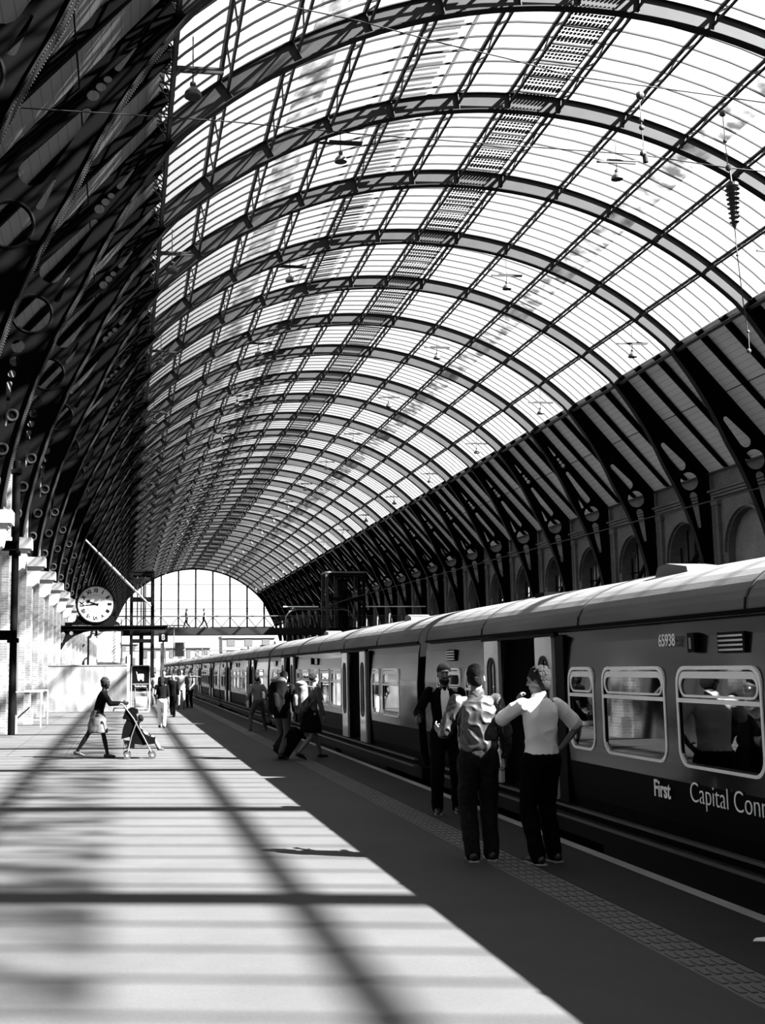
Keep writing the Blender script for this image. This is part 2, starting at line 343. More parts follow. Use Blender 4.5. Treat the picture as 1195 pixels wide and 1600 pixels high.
def wall_left():
    for k in range(KB, KE):
        a, b_ = ry(k), ry(k+1); yc = (a+b_)/2; hw = 1.7
        mb = plate_mb([[(a, 0), (b_, 0), (b_, 11.1), (a, 11.1)], archloop(yc, hw, .02, 6.2)], 'x', WL-.9, WL-.15)
        for i in range(14):
            t0, t1 = PI*i/14, PI*(i+1)/14
            mb.bar((WL-.13, yc+(hw+.14)*math.cos(t0), 6.2+(hw+.14)*math.sin(t0)), (WL-.13, yc+(hw+.14)*math.cos(t1), 6.2+(hw+.14)*math.sin(t1)), .12, .26, (1, 0, 0))
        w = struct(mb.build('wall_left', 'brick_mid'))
        struct(MB().box(WL-.16, WL+.05, a-.55, a+.55, 0, 9.6).box(WL-.16, WL+.12, a-.62, a+.62, 9.35, 9.6).box(WL-.1, WL+.22, a-.35, a+.35, 0, 4.6).box(WL-.1, WL+.30, a-.42, a+.42, 0, .5).build('wall_left', 'brick_pale', w))
        struct(MB().box(WL-.5, WL-.4, yc-hw, yc+hw, 0, 8).build('wall_left', 'brick_shade', w))  # recess panel coloured dark for the shade in the openings
        g = MB()
        for z in (3.0, 4.2, 5.4, 6.6): g.bar((WL-.36, yc-hw, z), (WL-.36, yc+hw, z), .07)
        for j in range(4): g.bar((WL-.36, yc-hw+.4+j*.87, 3), (WL-.36, yc-hw+.4+j*.87, 7.3), .06)
        struct(g.build('window_3', 'iron_light', w))
    cm_ = MB()
    for dz, dx in ((9.72, .10), (9.86, .16), (10.0, .22), (10.95, .12)): cm_.box(WL-.2, WL+dx-.06, YB, YE, dz, dz+.1)
    struct(cm_.build('trim_3', 'brick_pale'))
wall_left()
struct(MB().box(WL-1, WX+1, YB-1.4, YB-1, -1.2, 21).build('wall_back', 'brick'))  # end wall added behind the camera, unseen, to keep sky light out
# neighbouring shed seen dark through the right-hand openings
struct(MB().prism([(WX+.9, 11.1), (WX+17, 20), (WX+17.3, 19.8), (WX+1, 10.8)], 'y', YB, 120).build('ceiling', 'iron_light'))
struct(MB().box(WX+17, WX+17.4, YB, 120, -1.2, 20).build('wall_far_side', 'brick'))
sbox('floor', 'asphalt', WX+.9, WX+17, YB, 212, -1.3, -1.1)

# boarded decks with rafters ----------------------------------
def deck(side):
    f = (lambda p: p) if side > 0 else mir
    n = Vector((DB[1]-DT[1], -(DB[0]-DT[0]))).normalized()*-1      # outward normal in x,z
    nx, nz = abs(n.x), abs(n.y)
    a, b_, c, d = DT, DB, (DB[0]+nx*.12, DB[1]+nz*.12), (DT[0]+nx*.12, DT[1]+nz*.12)
    dk = struct(MB().prism([f(p) for p in (a, b_, c, d)], 'y', YB, YE).build('ceiling', 'boards_lit' if side > 0 else 'boards'))
    # gutter beam along the wall head, and the outer gutter that closes the eaves
    cl = MB().prism([f(p) for p in ((WX+.1, 11.0), (WX+1.1, 11.0), (WX+1.1, 12.0), (WX-.3, 12.0))], 'y', YB, YE)
    struct(cl.build('trim_4', 'iron_light', dk))
    rd = MB().tube([(f((25.55, 13.45))[0], YB, 13.45), (f((25.55, 13.45))[0], YE, 13.45)], .018, 6)
    struct(rd.build('trim_5', 'iron_black', dk))
deck(1); deck(-1)

# rib prototype (built at y = 0), then copied --------------------------
def arc_strip(r0f, r1f, t0, t1, y0, y1, n):
    mb = MB(); vs = []
    for i in range(n+1):
        t = t0+(t1-t0)*i/n
        a = pol(r0f(t), t); b_ = pol(r1f(t), t)
        vs += [(a[0], y0, a[1]), (b_[0], y0, b_[1]), (b_[0], y1, b_[1]), (a[0], y1, a[1])]
    fs = [(i*4+j, i*4+(j+1) % 4, (i+1)*4+(j+1) % 4, (i+1)*4+j) for i in range(n) for j in range(4)] + [(0, 1, 2, 3), (n*4+3, n*4+2, n*4+1, n*4)]
    return mb.add(vs, fs)
def make_rib(style):
    """style 0: long pierced spandrel; style 1: short teardrop spandrel on the right"""
    root = thing('roof_rib', '', 'roof rib')
    arc_strip(ri, lambda t: RO, -.775, .775, -.012, .012, 48).build('arch_web', 'iron_light', root)
    arc_strip(lambda t: ri(t)-.03, ri, -TF, TF, -.15, .15, 90).build('lower_flange', 'iron_flange', root)
    arc_strip(lambda t: RO-.03, lambda t: RO, -.78, .78, -.10, .10, 48).build('upper_flange', 'iron', root)
    for t in TS[1:-1]:
        a, b_ = pol(RI, t), pol(RO-.02, t)
        MB().bar((a[0], 0, a[1]), (b_[0], 0, b_[1]), .20, .025, (math.cos(t), 0, -math.sin(t))).build('stiffener', 'iron', root)
    for side in (1, -1):
        f = (lambda p: p) if side > 0 else mir
        inner = [pol(ri(t), t) for t in [.765+(TF-.765)*i/40 for i in range(41)]]
        outer = [(WX-.12, inner[-1][1]), (WX-.12, 10.9), (DB[0]-.25, DB[1]+.18), DT, pol(RO, .765)]
        loop = inner + outer
        holes = [circ(26.90, 10.58, .47, 24)]
        if style == 1 and side > 0: holes.append(slot((25.68, 12.32), .13, (26.50, 11.36), .27))
        else:
            holes.append(slot((25.52, 12.95), .10, (26.62, 11.42), .21)) if side > 0 else holes.append(slot((25.40, 13.05), .09, (26.45, 11.70), .30))
            x, z, r_ = 25.28, 13.40, .13
            for q, dd in enumerate((.25, .22, .19)):
                holes.append(circ(x, z, r_)); x -= dd*.62; z += dd*.78; r_ *= .82
            holes.append(slot((24.78, 14.02), .075, (24.42, 14.50), .02))
            holes.append(slot((26.05, 11.62), .02, (26.33, 10.98), .09) if side > 0 else slot((26.02, 11.55), .03, (26.3, 10.98), .08))
        if side > 0: holes.append(slot((27.08, 9.86), .20, (27.30, 8.40), .09))
        else:
            holes += [circ(27.23, 9.75, .17), circ(27.30, 9.37, .13), circ(27.36, 9.05, .10), slot((27.42, 8.80), .07, (27.48, 7.75), .02)]
        mb = plate_mb([[f(p) for p in loop]]+[[f(p) for p in h] for h in holes], 'y', -.03, .03)
        sp_ = mb.build('spandrel', 'iron_black', root)
        c_ = f((26.90, 10.58)); MB().ring((c_[0], 0, c_[1]), .49, .05, 'y').build('ring', 'iron_black', sp_)
        top = MB().prism([f(p) for p in (DT, DB, (DB[0]-.05, DB[1]-.0), (DB[0]-.16, DB[1]-.1), (DT[0]-.12, DT[1]-.1))], 'y', -.2, .2)
        top.build('rafter_flange', 'iron_black', root)
        MB().box(*sorted((f((WX-.13, 0))[0], f((WX-.08, 0))[0])), -.22, .22, 5.62, 10.9).build('back_flange', 'iron_black', root)
        rv = MB()
        for i in range(170):
            t = .8+(TF-.82)*i/170
            for yy in (-.13, .13):
                p = f(pol(ri(t)-.035, t)); rv.ell((p[0], yy, p[1]), (.018, .018, .018), 5, 3)
        tag(rv.build('rivets', 'iron', root), kind='stuff')
        if side < 0:
            for zz in (6.35, 7.15, 8.0):
                tt = math.acos((zz-ZC)/RL); p = f((XC+RL*math.sin(tt)+.28, zz))
                MB().ring((p[0], -.035, p[1]), .13, .035, 'y', 18, 6).build('boss', 'iron', sp_)
    return root
protoA = make_rib(0); protoB = make_rib(1)
protoA.location = (0, ry(-1), 0); protoB.location = (0, ry(3), 0)
n_vis = 0
for k in range(KB, KE+1):
    o = protoA if k == -1 else protoB if k == 3 else copy_tree(protoB if k in (2, 4, 5) else protoA)
    o.location = (0, ry(k), 0)
    if k < -2: tag(o, 'arched iron roof rib of the row, over and behind the camera', 'roof rib', 'iron roof ribs')
    elif k == KE: tag(o, 'arched iron roof rib framing the great gable window at the far end', 'roof rib', 'iron roof ribs')
    else:
        n_vis += 1; tag(o, 'arched iron roof rib, %s of the row counted from the camera' % nth(n_vis) , 'roof rib', 'iron roof ribs')

# intermediate rafters under the deck: two a bay, each side --------------------------
for side in (-1, 1):
    f = (lambda p: p) if side > 0 else mir
    a = (DT[0]-.02, DT[1]-.02); b_ = (DB[0]-.02, DB[1]-.02)
    base = MB().prism([f(p) for p in (a, b_, (b_[0]-.13, b_[1]-.02), (b_[0]-.26, b_[1]+.04), (a[0]-.24, a[1]-.16))], 'y', -.07, .07)
    n = 0
    for k in range(-2, KE):
        for j in (1, 2):
            n += 1
            if n == 1: o = base.build('rafter', 'iron_black'); first = o
            else: o = first.copy(); C.objects.link(o)
            o.location = (0, ry(k)+BAY*j/3, 0)
            tag(o, 'dark rafter under the %s boarded roof, %s pair from the camera, %s of pair' % ('left' if side < 0 else 'right', nth((n+1)//2), 'nearer' if j == 1 else 'farther'), 'rafter', 'rafters of the %s deck' % ('left-hand' if side < 0 else 'right-hand'))

# purlins: one continuous lattice line at each station --------------------------
pname = {-6: 'along the left edge of the glazing', 6: 'along the right edge of the glazing', 0: 'under the crown of the roof'}
for i, t in enumerate(TS):
    j = i-6
    lab = pname.get(j) or '%s line %s of the roof crown' % (nth(abs(j)), 'left' if j < 0 else 'right')
    root = thing('lattice_purlin', 'long iron lattice purlin running down the shed, '+lab, 'purlin', (0, 0, 0), 0, 'lattice purlins')
    edge = abs(j) == 6; r0, r1 = (16.18, RO+.02) if edge else (RI+.24, RO)
    a, b_ = pol(r0, t), pol(r1, t); w = .10
    MB().bar((b_[0], YB, b_[1]), (b_[0], YE, b_[1]), .11, .08, (math.sin(t), 0, math.cos(t))).build('top_chord', 'iron', root)
    MB().bar((a[0], YB, a[1]), (a[0], YE, a[1]), .08 if not edge else .14, .05, (math.sin(t), 0, math.cos(t))).build('bottom_chord', 'iron', root)
    lt = MB(); nseg = 12 if edge else 6
    for k in range(KB, KE):
        for q in range(nseg):
            y0, y1 = ry(k)+BAY*q/nseg, ry(k)+BAY*(q+1)/nseg
            if edge: lt.bar((a[0], y0, a[1]), (b_[0], y1, b_[1]), .05, .02, (math.cos(t), 0, -math.sin(t))); lt.bar((b_[0], y0, b_[1]), (a[0], y1, a[1]), .05, .02, (math.cos(t), 0, -math.sin(t)))
            elif q % 2: lt.bar((a[0], y0, a[1]), (b_[0], y1, b_[1]), .05, .03, (math.cos(t), 0, -math.sin(t)))
            else: lt.bar((b_[0], y0, b_[1]), (a[0], y1, a[1]), .05, .03, (math.cos(t), 0, -math.sin(t)))
    lt.build('lattice', 'iron', root)

# glass and glazing bars ------------------------------------
def arcsheet(R_, t0, t1, y0, y1, nt_, ny):
    vs = []; fs = []
    for i in range(nt_+1):
        p = pol(R_, t0+(t1-t0)*i/nt_)
        for j in range(ny+1): vs.append((p[0], y0+(y1-y0)*j/ny, p[1]))
    for i in range(nt_):
        for j in range(ny): fs.append((i*(ny+1)+j, i*(ny+1)+j+1, (i+1)*(ny+1)+j+1, (i+1)*(ny+1)+j))
    return MB().add(vs, fs)
gl = struct(arcsheet(RG+.06, -.785, .785, YB, YE, 48, 1).build('window_1', 'roof_glass'))
gb = MB()
for k in range(KB, KE):
    for q in range(8):
        y = ry(k)+BAY*(q+.5)/8
        for i in range(24):
            t0, t1 = -.78+1.56*i/24, -.78+1.56*(i+1)/24; p, q_ = pol(RG, t0), pol(RG, t1)
            gb.bar((p[0], y, p[1]), (q_[0], y, q_[1]), .05, .05, (math.sin(t0), 0, math.cos(t0)))
struct(gb.build('window_1', 'bar', gl))
lb = MB()
for i in range(len(TS)-1):
    for q in (1,):
        t = (TS[i]+TS[i+1])/2; p = pol(RG+.03, t); lb.bar((p[0], YB, p[1]), (p[0], YE, p[1]), .025)

struct(arcsheet(RG+.10, .385, .445, YB, YE, 3, 60).build('window_1', 'roof_strip_shade', gl))  # dark strip put where rooftop walkways outside shade the glass
struct(arcsheet(RG+.10, -.455, -.39, YB, YE, 3, 60).build('window_1', 'roof_strip_shade', gl))
# walkway and slats outside, left of the crown
wk = thing('roof_walkway', 'slatted maintenance walkway lying on the glass left of the crown', 'walkway')
sl = MB()
for i in range(int((YE-YB)/.34)):
    y = YB+i*.34
    a, b_ = pol(RG+.25, -.225), pol(RG+.25, -.155); sl.bar((a[0], y, a[1]), (b_[0], y, b_[1]), .13, .03, (0, 0, 1))
tag(sl.build('slats', 'iron_light', wk), kind='stuff')
rl = MB()
for t in (-.25, -.135):
    p = pol(RG+.22, t); rl.bar((p[0], YB, p[1]), (p[0], YE, p[1]), .07)
rl.build('rail', 'iron', wk)
# solar-cell panels right of the crown
pw = (TS[7]-.012)*RG
def solar_panel():
    root = thing('solar_panel', 'glass roof panel with rows of dark square solar cells right of the crown', 'solar panel', (0, 0, 0), 0, 'solar cell panels in the crown strip')
    c = MB(); hx = pw/2-.12
    n = 11; st = 2*hx/n
    for r_ in range(4):
        for i in range(n):
            x0 = -hx+i*st+st*.1; x1 = x0+st*.8; y0_ = -.40+r_*.2+(.02 if r_ < 2 else .05)-.02; y1_ = y0_+.155
            cc = .03
            c.add([(x0+cc, y0_, 0), (x1-cc, y0_, 0), (x1, y0_+cc, 0), (x1, y1_-cc, 0), (x1-cc, y1_, 0), (x0+cc, y1_, 0), (x0, y1_-cc, 0), (x0, y0_+cc, 0)], [tuple(range(8))])
    tag(c.build('solar_cells', 'soft_black', root), kind='stuff')
    MB().box(-hx-.03, hx+.03, -.50, -.47, -.03, .02).box(-hx-.03, hx+.03, .47, .50, -.03, .02).box(-hx-.03, -hx, -.5, .5, -.03, .02).box(hx, hx+.03, -.5, .5, -.03, .02).build('panel_frame', 'iron_light', root)
    return root
tm_ = TS[7]/2+.004; pc = pol(RG+.02, tm_)
sp0 = solar_panel(); n = 0
for k in range(-1, KE):
    for q in range(6):
        o = sp0 if n == 0 else copy_tree(sp0); n += 1
        o.location = (pc[0], ry(k)+BAY*(q+.5)/6, pc[1]); o.rotation_euler = (0, tm_, 0)
        o['label'] = 'panel of dark solar cells right of the crown, %s bay from camera, %s of six' % (nth(k+2), nth(q+1))
fr = MB()

# the far gable --------------------------------------------------
GY = YE+.25
gm = MB()
for i in range(-3, 8):
    x = 6.31+3.06*i; dz = math.sqrt(max(0, RI**2-(x-XC)**2))+ZC
    if dz > 9.4: gm.bar((x, GY, 9.2), (x, GY, dz), .28, .3)
for z, w_ in ((16.87, .10), (14.02, .10), (12.54, .10), (12.1, .08)):
    hx = math.sqrt(RI**2-(z-ZC)**2); gm.bar((XC-hx, GY, z), (XC+hx, GY, z), w_)
for i in range(44):
    x = 6.31+3.06*(-3+i/4.4)
gt = thing('gable_window', 'great arched glazed gable screen closing the far end of the shed', 'window')
gm.build('mullions', 'iron_black', gt)
tr = MB(); 
for z in (11.2, 9.2): tr.bar((XC-14.2, GY, z), (XC+14.2, GY, z), .25)
for i in range(-3, 8):
    x = 6.31+3.06*i
    tr.bar((x, GY, 11.1), (x+1.53, GY, 9.3), .12); tr.bar((x+1.53, GY, 9.3), (x+3.06, GY, 11.1), .12)
tr.build('lattice_beam', 'iron', gt)
gp = MB(); n = 40; t1 = math.acos((11.2-ZC)/RI)
pts = [pol(RI, -t1+2*t1*i/n) for i in range(n+1)]
gp.add([(p[0], GY+.1, p[1]) for p in pts], [tuple(range(n+1))]); gp.build('glass', 'screen_glass', gt)
fm = arc_strip(lambda t: RI-.25, lambda t: RO+.2, -1.2, 1.2, GY-.15, GY+.15, 50); fm.build('arch_frame', 'iron_black', gt)
# outside beyond the gable: pale buildings
def building(x0, x1, y, z1, label, m='facade', floors=3, cols=6, name='building'):
    r_ = thing(name, label, 'building', ((x0+x1)/2, y, -1.2))
    wd = x1-x0; h = z1+1.2
    MB().box(-wd/2, wd/2, 0, 10, 0, h).box(-wd/2-.2, wd/2+.2, -.3, 10, h-.5, h).build('facade', m, r_)
    for f_ in range(floors):
        for c_ in range(cols):
            x = -wd/2+(c_+.5)*wd/cols; z = h*(f_+.35)/floors
            w = MB().box(x-wd/cols*.22, x+wd/cols*.22, -.08, .05, z, z+h/floors*.5).build('window', 'facade_dark', r_)
    return r_
building(-16, 3, YE+70, 8.3, 'pale low terrace with dark windows beyond the gable, behind the number sign', cols=9)
building(4, 21, YE+85, 7.6, 'long white building beyond the gable with two rows of windows', floors=2, cols=8)
building(22, 34, YE+60, 9.4, 'white end building with small windows above the far train roof', floors=3, cols=3)
# ---------------------------------------------------------------- train
TC = 6.03; HW = 1.40                                            # centre line of the track, half width
def sx(z):                                                   # half-width of the body at height z
    P_ = [(.22, 1.30), (.45, 1.365), (.9, 1.40), (1.55, 1.40), (2.0, 1.365), (2.16, 1.33)]
    if z <= P_[0][0]: return P_[0][1]
    for (a, xa), (b_, xb) in zip(P_, P_[1:]):
        if z <= b_: return xa+(xb-xa)*(z-a)/(b_-a)
    return P_[-1][1]
LEN = 19.75
WIN = [(1.27, 2.62, 1), (2.86, 3.52, 1), (6.75, 8.1, 1), (8.32, 9.55, 1), (9.76, 11.14, 1), (11.36, 12.74, 1), (12.95, 13.64, 1), (16.72, 17.5, 1), (17.74, 19.0, 1)]
DOORS = [(4.62, 5.85), (14.62, 15.85)]
WZ = (.93, 1.76)
def side_panels(sgn, nm, root):
    """one body side with real window and door openings"""
    ys = {0, LEN}; 
    for a, b_, _ in WIN: ys |= {a+.04, b_-.04}
    for a, b_ in DOORS: ys |= {a, b_}
    ys = sorted(ys); zs = [.22, .35, .45, .62, .8, WZ[0]+.04, 1.3, 1.55, WZ[1]-.04, 1.85, 2.0, 2.08, 2.16]
    top = MB(); low = MB()
    for y0, y1 in zip(ys, ys[1:]):
        ym = (y0+y1)/2
        for z0, z1 in zip(zs, zs[1:]):
            zm = (z0+z1)/2
            if any(a < ym < b_ for a, b_ in DOORS) and z0 >= .35-1e-6 and z1 <= 2.09: continue
            if any(a < ym < b_ for a, b_, _ in WIN) and WZ[0] < zm < WZ[1]: continue
            mb = low if zm < .8 else top
            v = []
            for (z, t) in ((z0, 0), (z1, 0), (z1, .05), (z0, .05)):
                for y in (y0, y1): v.append((sgn*(sx(z)-t), y, z))
            mb.add(v, [(0, 1, 3, 2), (2, 3, 5, 4), (4, 5, 7, 6), (6, 7, 1, 0), (0, 2, 4, 6), (1, 7, 5, 3)])
    # close the small corners of the window openings
    top.build('body_side', 'train_dark', root); low.build('body_side', 'train_low', root)
def window(sgn, y0, y1, root):
    z0, z1 = WZ; x = sgn*1.392
    fr = plate_mb([rrect(y0, y1, z0, z1, .15), rrect(y0+.03, y1-.03, z0+.025, z1-.03, .13)], 'x', x-.012*sgn, x+.016*sgn)
    w = fr.build('window_frame', 'window_alu', root)
    hz = z1-.28
    MB().box(*sorted((x-.005*sgn, x+.02*sgn)), y0+.03, y1-.03, hz-.020, hz+.014).build('transom', 'window_alu', w)
    plate_mb([rrect(y0+.05, y1-.05, hz+.026, z1-.045, .10), rrect(y0+.075, y1-.075, hz+.045, z1-.10, .07)], 'x', x, x+.010*sgn).build('hopper_frame', 'window_alu', w)
    MB().add([(x-.004*sgn, y0+.03, z0+.03), (x-.004*sgn, y1-.03, z0+.03), (x-.004*sgn, y1-.03, z1-.03), (x-.004*sgn, y0+.03, z1-.03)], [(0, 1, 2, 3)]).build('pane', 'train_glass', w)
def door_leaf(sgn, y0, y1, root):
    x = sgn*1.425
    lp = rrect(y0, y1, .36, 2.09, .03); yc = (y0+y1)/2
    hole = rrect(yc-.13, yc+.13, .86, 1.86, .125)
    d = plate_mb([lp, hole], 'x', x-.03*sgn, x+.01*sgn).build('door_leaf', 'door_reflect', root)
    plate_mb([rrect(yc-.155, yc+.155, .835, 1.885, .15), hole], 'x', x+.008*sgn, x+.022*sgn).build('window_gasket', 'rubber', d)
    MB().add([(x-.01*sgn, yc-.14, .85), (x-.01*sgn, yc+.14, .85), (x-.01*sgn, yc+.14, 1.87), (x-.01*sgn, yc-.14, 1.87)], [(0, 1, 2, 3)]).build('pane', 'train_glass', d)
    return d
def make_car():
    root = thing('train_carriage', '', 'train carriage')
    for sgn in (-1, 1): side_panels(sgn, '', root)
    # roof: rounded cantrail and shallow arch
    prof = [(-1.33, 2.14), (-1.36, 2.18)]+[(-1.36*math.cos(a)**.95, 2.20+.53*math.sin(a)**1.0) for a in [PI/2*i/12 for i in range(1, 12)]]+[(0, 2.73)]
    prof = prof + [(-x, z) for x, z in prof[-2::-1]]
    ri_ = [(x*.95, z-.05) for x, z in prof[::-1]]
    MB().prism(prof+ri_, 'y', 0, LEN).build('roof', 'train_roof', root, False)
    MB().box(-1.385, -1.34, .02, LEN-.02, 2.15, 2.185).box(1.34, 1.385, .02, LEN-.02, 2.15, 2.185).build('cantrail_gutter', 'iron_black', root)
    for y in (3.2, 6.6, 10, 13.4, 16.8):
        sm = MB()
        for (x0, z0), (x1, z1) in zip(prof, prof[1:]): sm.bar((x0, y, z0+.004), (x1, y, z1+.004), .035, .012, (0, 0, 1))
        sm.build('roof_seam', 'iron', root)
    # ends
    for y in (0, LEN):
        s_ = 1 if y else -1
        loop = [(-1.30, .22), (1.30, .22), (1.4, .9), (1.4, 1.55), (1.33, 2.14)]+[(x, z) for x, z in prof[::-1]]+[(-1.33, 2.14), (-1.4, 1.55), (-1.4, .9)]
        e_ = plate_mb([loop, [(-.4, .36), (.4, .36), (.4, 2.2), (-.4, 2.2)]], 'y', y-.03, y+.03).build('end_wall', 'train_low', root)
    gw = MB()
    for i in range(5):
        y = LEN+.04+i*.085; gw.box(-.55, .55, y, y+.05, .3, 2.0); gw.box(-.5, .5, y+.05, y+.085, .33, 1.95)
    gw.build('gangway', 'rubber', root)
    # floor, interior, underframe
    MB().box(-1.28, 1.28, .05, LEN-.05, .2, .35).box(-1.25, 1.25, .06, LEN-.06, 2.12, 2.2).build('floor_pan', 'inner', root)
    for y in (4.35, 6.12, 14.35, 16.12):
        for s_ in (-1, 1): MB().box(min(s_*.45, s_*1.3), max(s_*.45, s_*1.3), y-.02, y+.02, .35, 2.1).build('draught_screen', 'inner', root)
    MB().box(-1.2, 1.2, 3.3, 8, -.45, .2).box(-1.15, 1.15, 9, 13.5, -.5, .2).box(-1.33, 1.33, .1, LEN-.1, .02, .21).build('underframe', 'black', root)
    st = MB().box(-1.40, -1.30, .3, LEN-.3, .300, .325).box(1.3, 1.4, .3, LEN-.3, .305, .325)
    st.build('step_board', 'step_line', root)
    MB().box(-1.42, -1.32, .3, LEN-.3, .195, .222).box(1.32, 1.42, .3, LEN-.3, .205, .222).build('step_board', 'step_line', root)
    for y in (2.6, LEN-2.6):
        bg_ = MB().box(-1.15, 1.15, y-1.5, y+1.5, -.55, -.2).build('bogie', 'black', root)
        for dy in (-1.15, 1.15):
            w = MB()
            for s_ in (-.72, .72): w.tube([(s_-.07, y+dy, -.52), (s_+.07, y+dy, -.52)], .42, 20)
            w.build('wheelset', 'black', bg_)
    for a, b_, _ in WIN:
        for sgn in (-1, 1): window(sgn, a, b_, root)
    for a, b_ in DOORS:
        for sgn in (-1, 1):
            if sgn < 0:
                door_leaf(sgn, a-.60, a-.06, root); door_leaf(sgn, b_+.06, b_+.64, root)
                MB().box(-1.415, -1.38, a-.90, a-.66, .36, 2.09).build('door_pocket', 'black', root)
            else:
                door_leaf(sgn, a-.01, (a+b_)/2, root); door_leaf(sgn, (a+b_)/2, b_+.01, root)
        MB().box(-1.44, -1.38, a-.7, b_+.75, 2.09, 2.125).build('door_track', 'black', root)
        MB().tube([(-1.0, b_-.15, .4), (-1.0, b_-.15, 2.1)], .017, 8).build('grab_pole', 'frame_alu', root)
    for y in (9.95+.02, 18.0):
        v = MB().box(-1.40, -1.372, y, y+.42, 1.86, 2.02)
        v.build('vent_grille', 'black', root)
        lo = MB()
        for q in range(4): lo.box(-1.406, -1.39, y+.02, y+.40, 1.875+q*.036, 1.890+q*.036)
        lo.build('vent_louvre', 'train_mid', root)
    b_ = MB().box(-1.43, -1.37, 10.72, 10.84, 1.87, 2.03).build('indicator_lamp', 'black', root)
    MB().box(-1.437, -1.425, 10.765, 10.80, 1.90, 1.99).build('lens', 'frame_alu', b_)
    # roof pods
    for y, l in ((12.45, .75), (3.2, .6)):
        MB().prism([(y-l/2, 2.50), (y-l/2+.08, 2.70), (y+l/2-.25, 2.76), (y+l/2-.05, 2.74), (y+l/2+.05, 2.60)], 'x', -.75, -.35).build('roof_vent', 'pod_white', root)
    for y, l in ((16.2, .35), (8.0, .4)):
        MB().box(-.7, -.3, y, y+l, 2.60, 2.715).build('roof_hatch', 'iron_black', root)
    # seats
    for y in (1.9, 3.3, 7.4, 8.9, 10.4, 12.0, 13.4, 17.1, 18.3):
        for s_ in (-1, 1):
            st_ = plate_mb([[(y-.06, .75), (y+.06, .75), (y+.08, 1.40), (y-.0, 1.46), (y-.08, 1.40)]], 'x', min(s_*.35, s_*1.22), max(s_*.35, s_*1.22)).build('seat_back', 'seat', root)
            MB().box(min(s_*.35, s_*1.22), max(s_*.35, s_*1.22), y-.5, y+.02, .66, .78).build('seat_cushion', 'seat', root)
    return root
car0 = make_car(); A0 = -1.45; PITCH = 20.25
NC = 8
ords = ['nearest', 'second', 'third', 'fourth', 'fifth', 'sixth', 'seventh', 'eighth']
cars = []
for i in range(NC):
    o = car0 if i == 0 else copy_tree(car0)
    o.location = (TC, A0+PITCH*i, 0)
    o['label'] = ('nearest dark train carriage at the platform, with the number and lettering on its side' if i == 0 else '%s dark train carriage along the platform edge, counted from the camera' % ords[i])
    o['group'] = 'carriages of the waiting train'
    cars.append(o)
# lettering on the nearest carriage only (side faces -x)
def side_text(name, body, y_left, z, h, m, sx_=1, bold=0, car=car0):
    t = text(name, body, h, m, car, (-1.41, y_left, z), (PI/2, 0, -PI/2), .002, 'LEFT', sx_, bold)
    return t
side_text('number_lettering', '65938', 11.42, 1.975, .15, 'lettering', .85)
side_text('operator_lettering', 'First', 11.66, .70, .20, 'lettering', .90, .0035)
side_text('operator_lettering', 'Capital Connect', 10.98, .73, .235, 'lettering', .98, -.0035)

# passengers' things and such come with the people below
# ---------------------------------------------------------------- left wall furniture
cb = None
for k in range(-1, KE):
    if cb is None:
        cb = thing('stone_corbel', '', 'corbel')
        MB().box(-3.60, -2.72, -.36, .36, 5.30, 5.62).box(-3.6, -2.80, -.30, .30, 5.22, 5.30).build('block', 'stone', cb)
        MB().prism([(-3.6, 5.22), (-2.86, 5.22), (-2.95, 4.75), (-3.12, 4.62), (-3.6, 4.62)], 'y', -.27, .27).build('console', 'stone', cb)
        pr = [(-3.5, 6.15), (-3.35, 6.05), (-3.2, 5.85), (-3.0, 5.78), (-2.85, 5.66), (-2.85, 5.62), (-3.5, 5.62)]
        MB().prism(pr, 'y', .10, .16).build('scroll', 'stone', cb)
        o = cb
    else: o = copy_tree(cb)
    o.location = (0, ry(k), 0)
    tag(o, 'pale stone corbel carrying a rib foot on the left wall, %s from the camera' % nth(k+2), 'corbel', 'stone corbels on the left wall')
cr_ = None
for k in range(2, KE):
    if cr_ is None:
        cr_ = thing('stone_corbel', '', 'corbel')
        MB().box(2*XC+2.72, 2*XC+3.55, -.36, .36, 5.30, 5.62).build('block', 'brick_pale', cr_)
        MB().prism([(2*XC+3.5, 5.30), (2*XC+2.86, 5.30), (2*XC+3.12, 4.62), (2*XC+3.5, 4.62)], 'y', -.27, .27).build('console', 'brick_pale', cr_); o = cr_
    else: o = copy_tree(cr_)
    o.location = (0, ry(k), 0)
    tag(o, 'brick corbel under a rib foot on the right wall, %s from camera' % nth(k-1), 'corbel', 'corbels on the right wall')
# downpipe and bracket beams
dp = thing('downpipe', 'black vertical rainwater pipe on the left wall beside the first pilaster', 'pipe', (-3.03, 33.6, 0))
MB().tube([(0, 0, .05), (0, 0, 7.6)], .10, 12).build('pipe', 'iron_black', dp)
for z in (2.6, 5.0, 7.3): MB().box(-.16, .14, -.14, .14, z-.06, z+.06).build('pipe_clamp', 'iron_black', dp)
for z, lab in ((2.74, 'lower black steel bracket beam at the left edge, beside the pipe'), (5.19, 'upper black steel bracket beam at the left edge, beside the pipe')):
    b_ = thing('bracket_beam', lab, 'beam', (-3.05, 33.4, z), 0, 'bracket beams')
    MB().box(-.6, .12, -.12, .12, -.13, -.10).box(-.6, .12, -.12, .12, .10, .13).box(-.6, .12, -.02, .02, -.1, .1).build('beam', 'iron_black', b_)
    MB().box(.08, .12, -.12, .12, -.2, .13).build('end_plate', 'iron_black', b_)

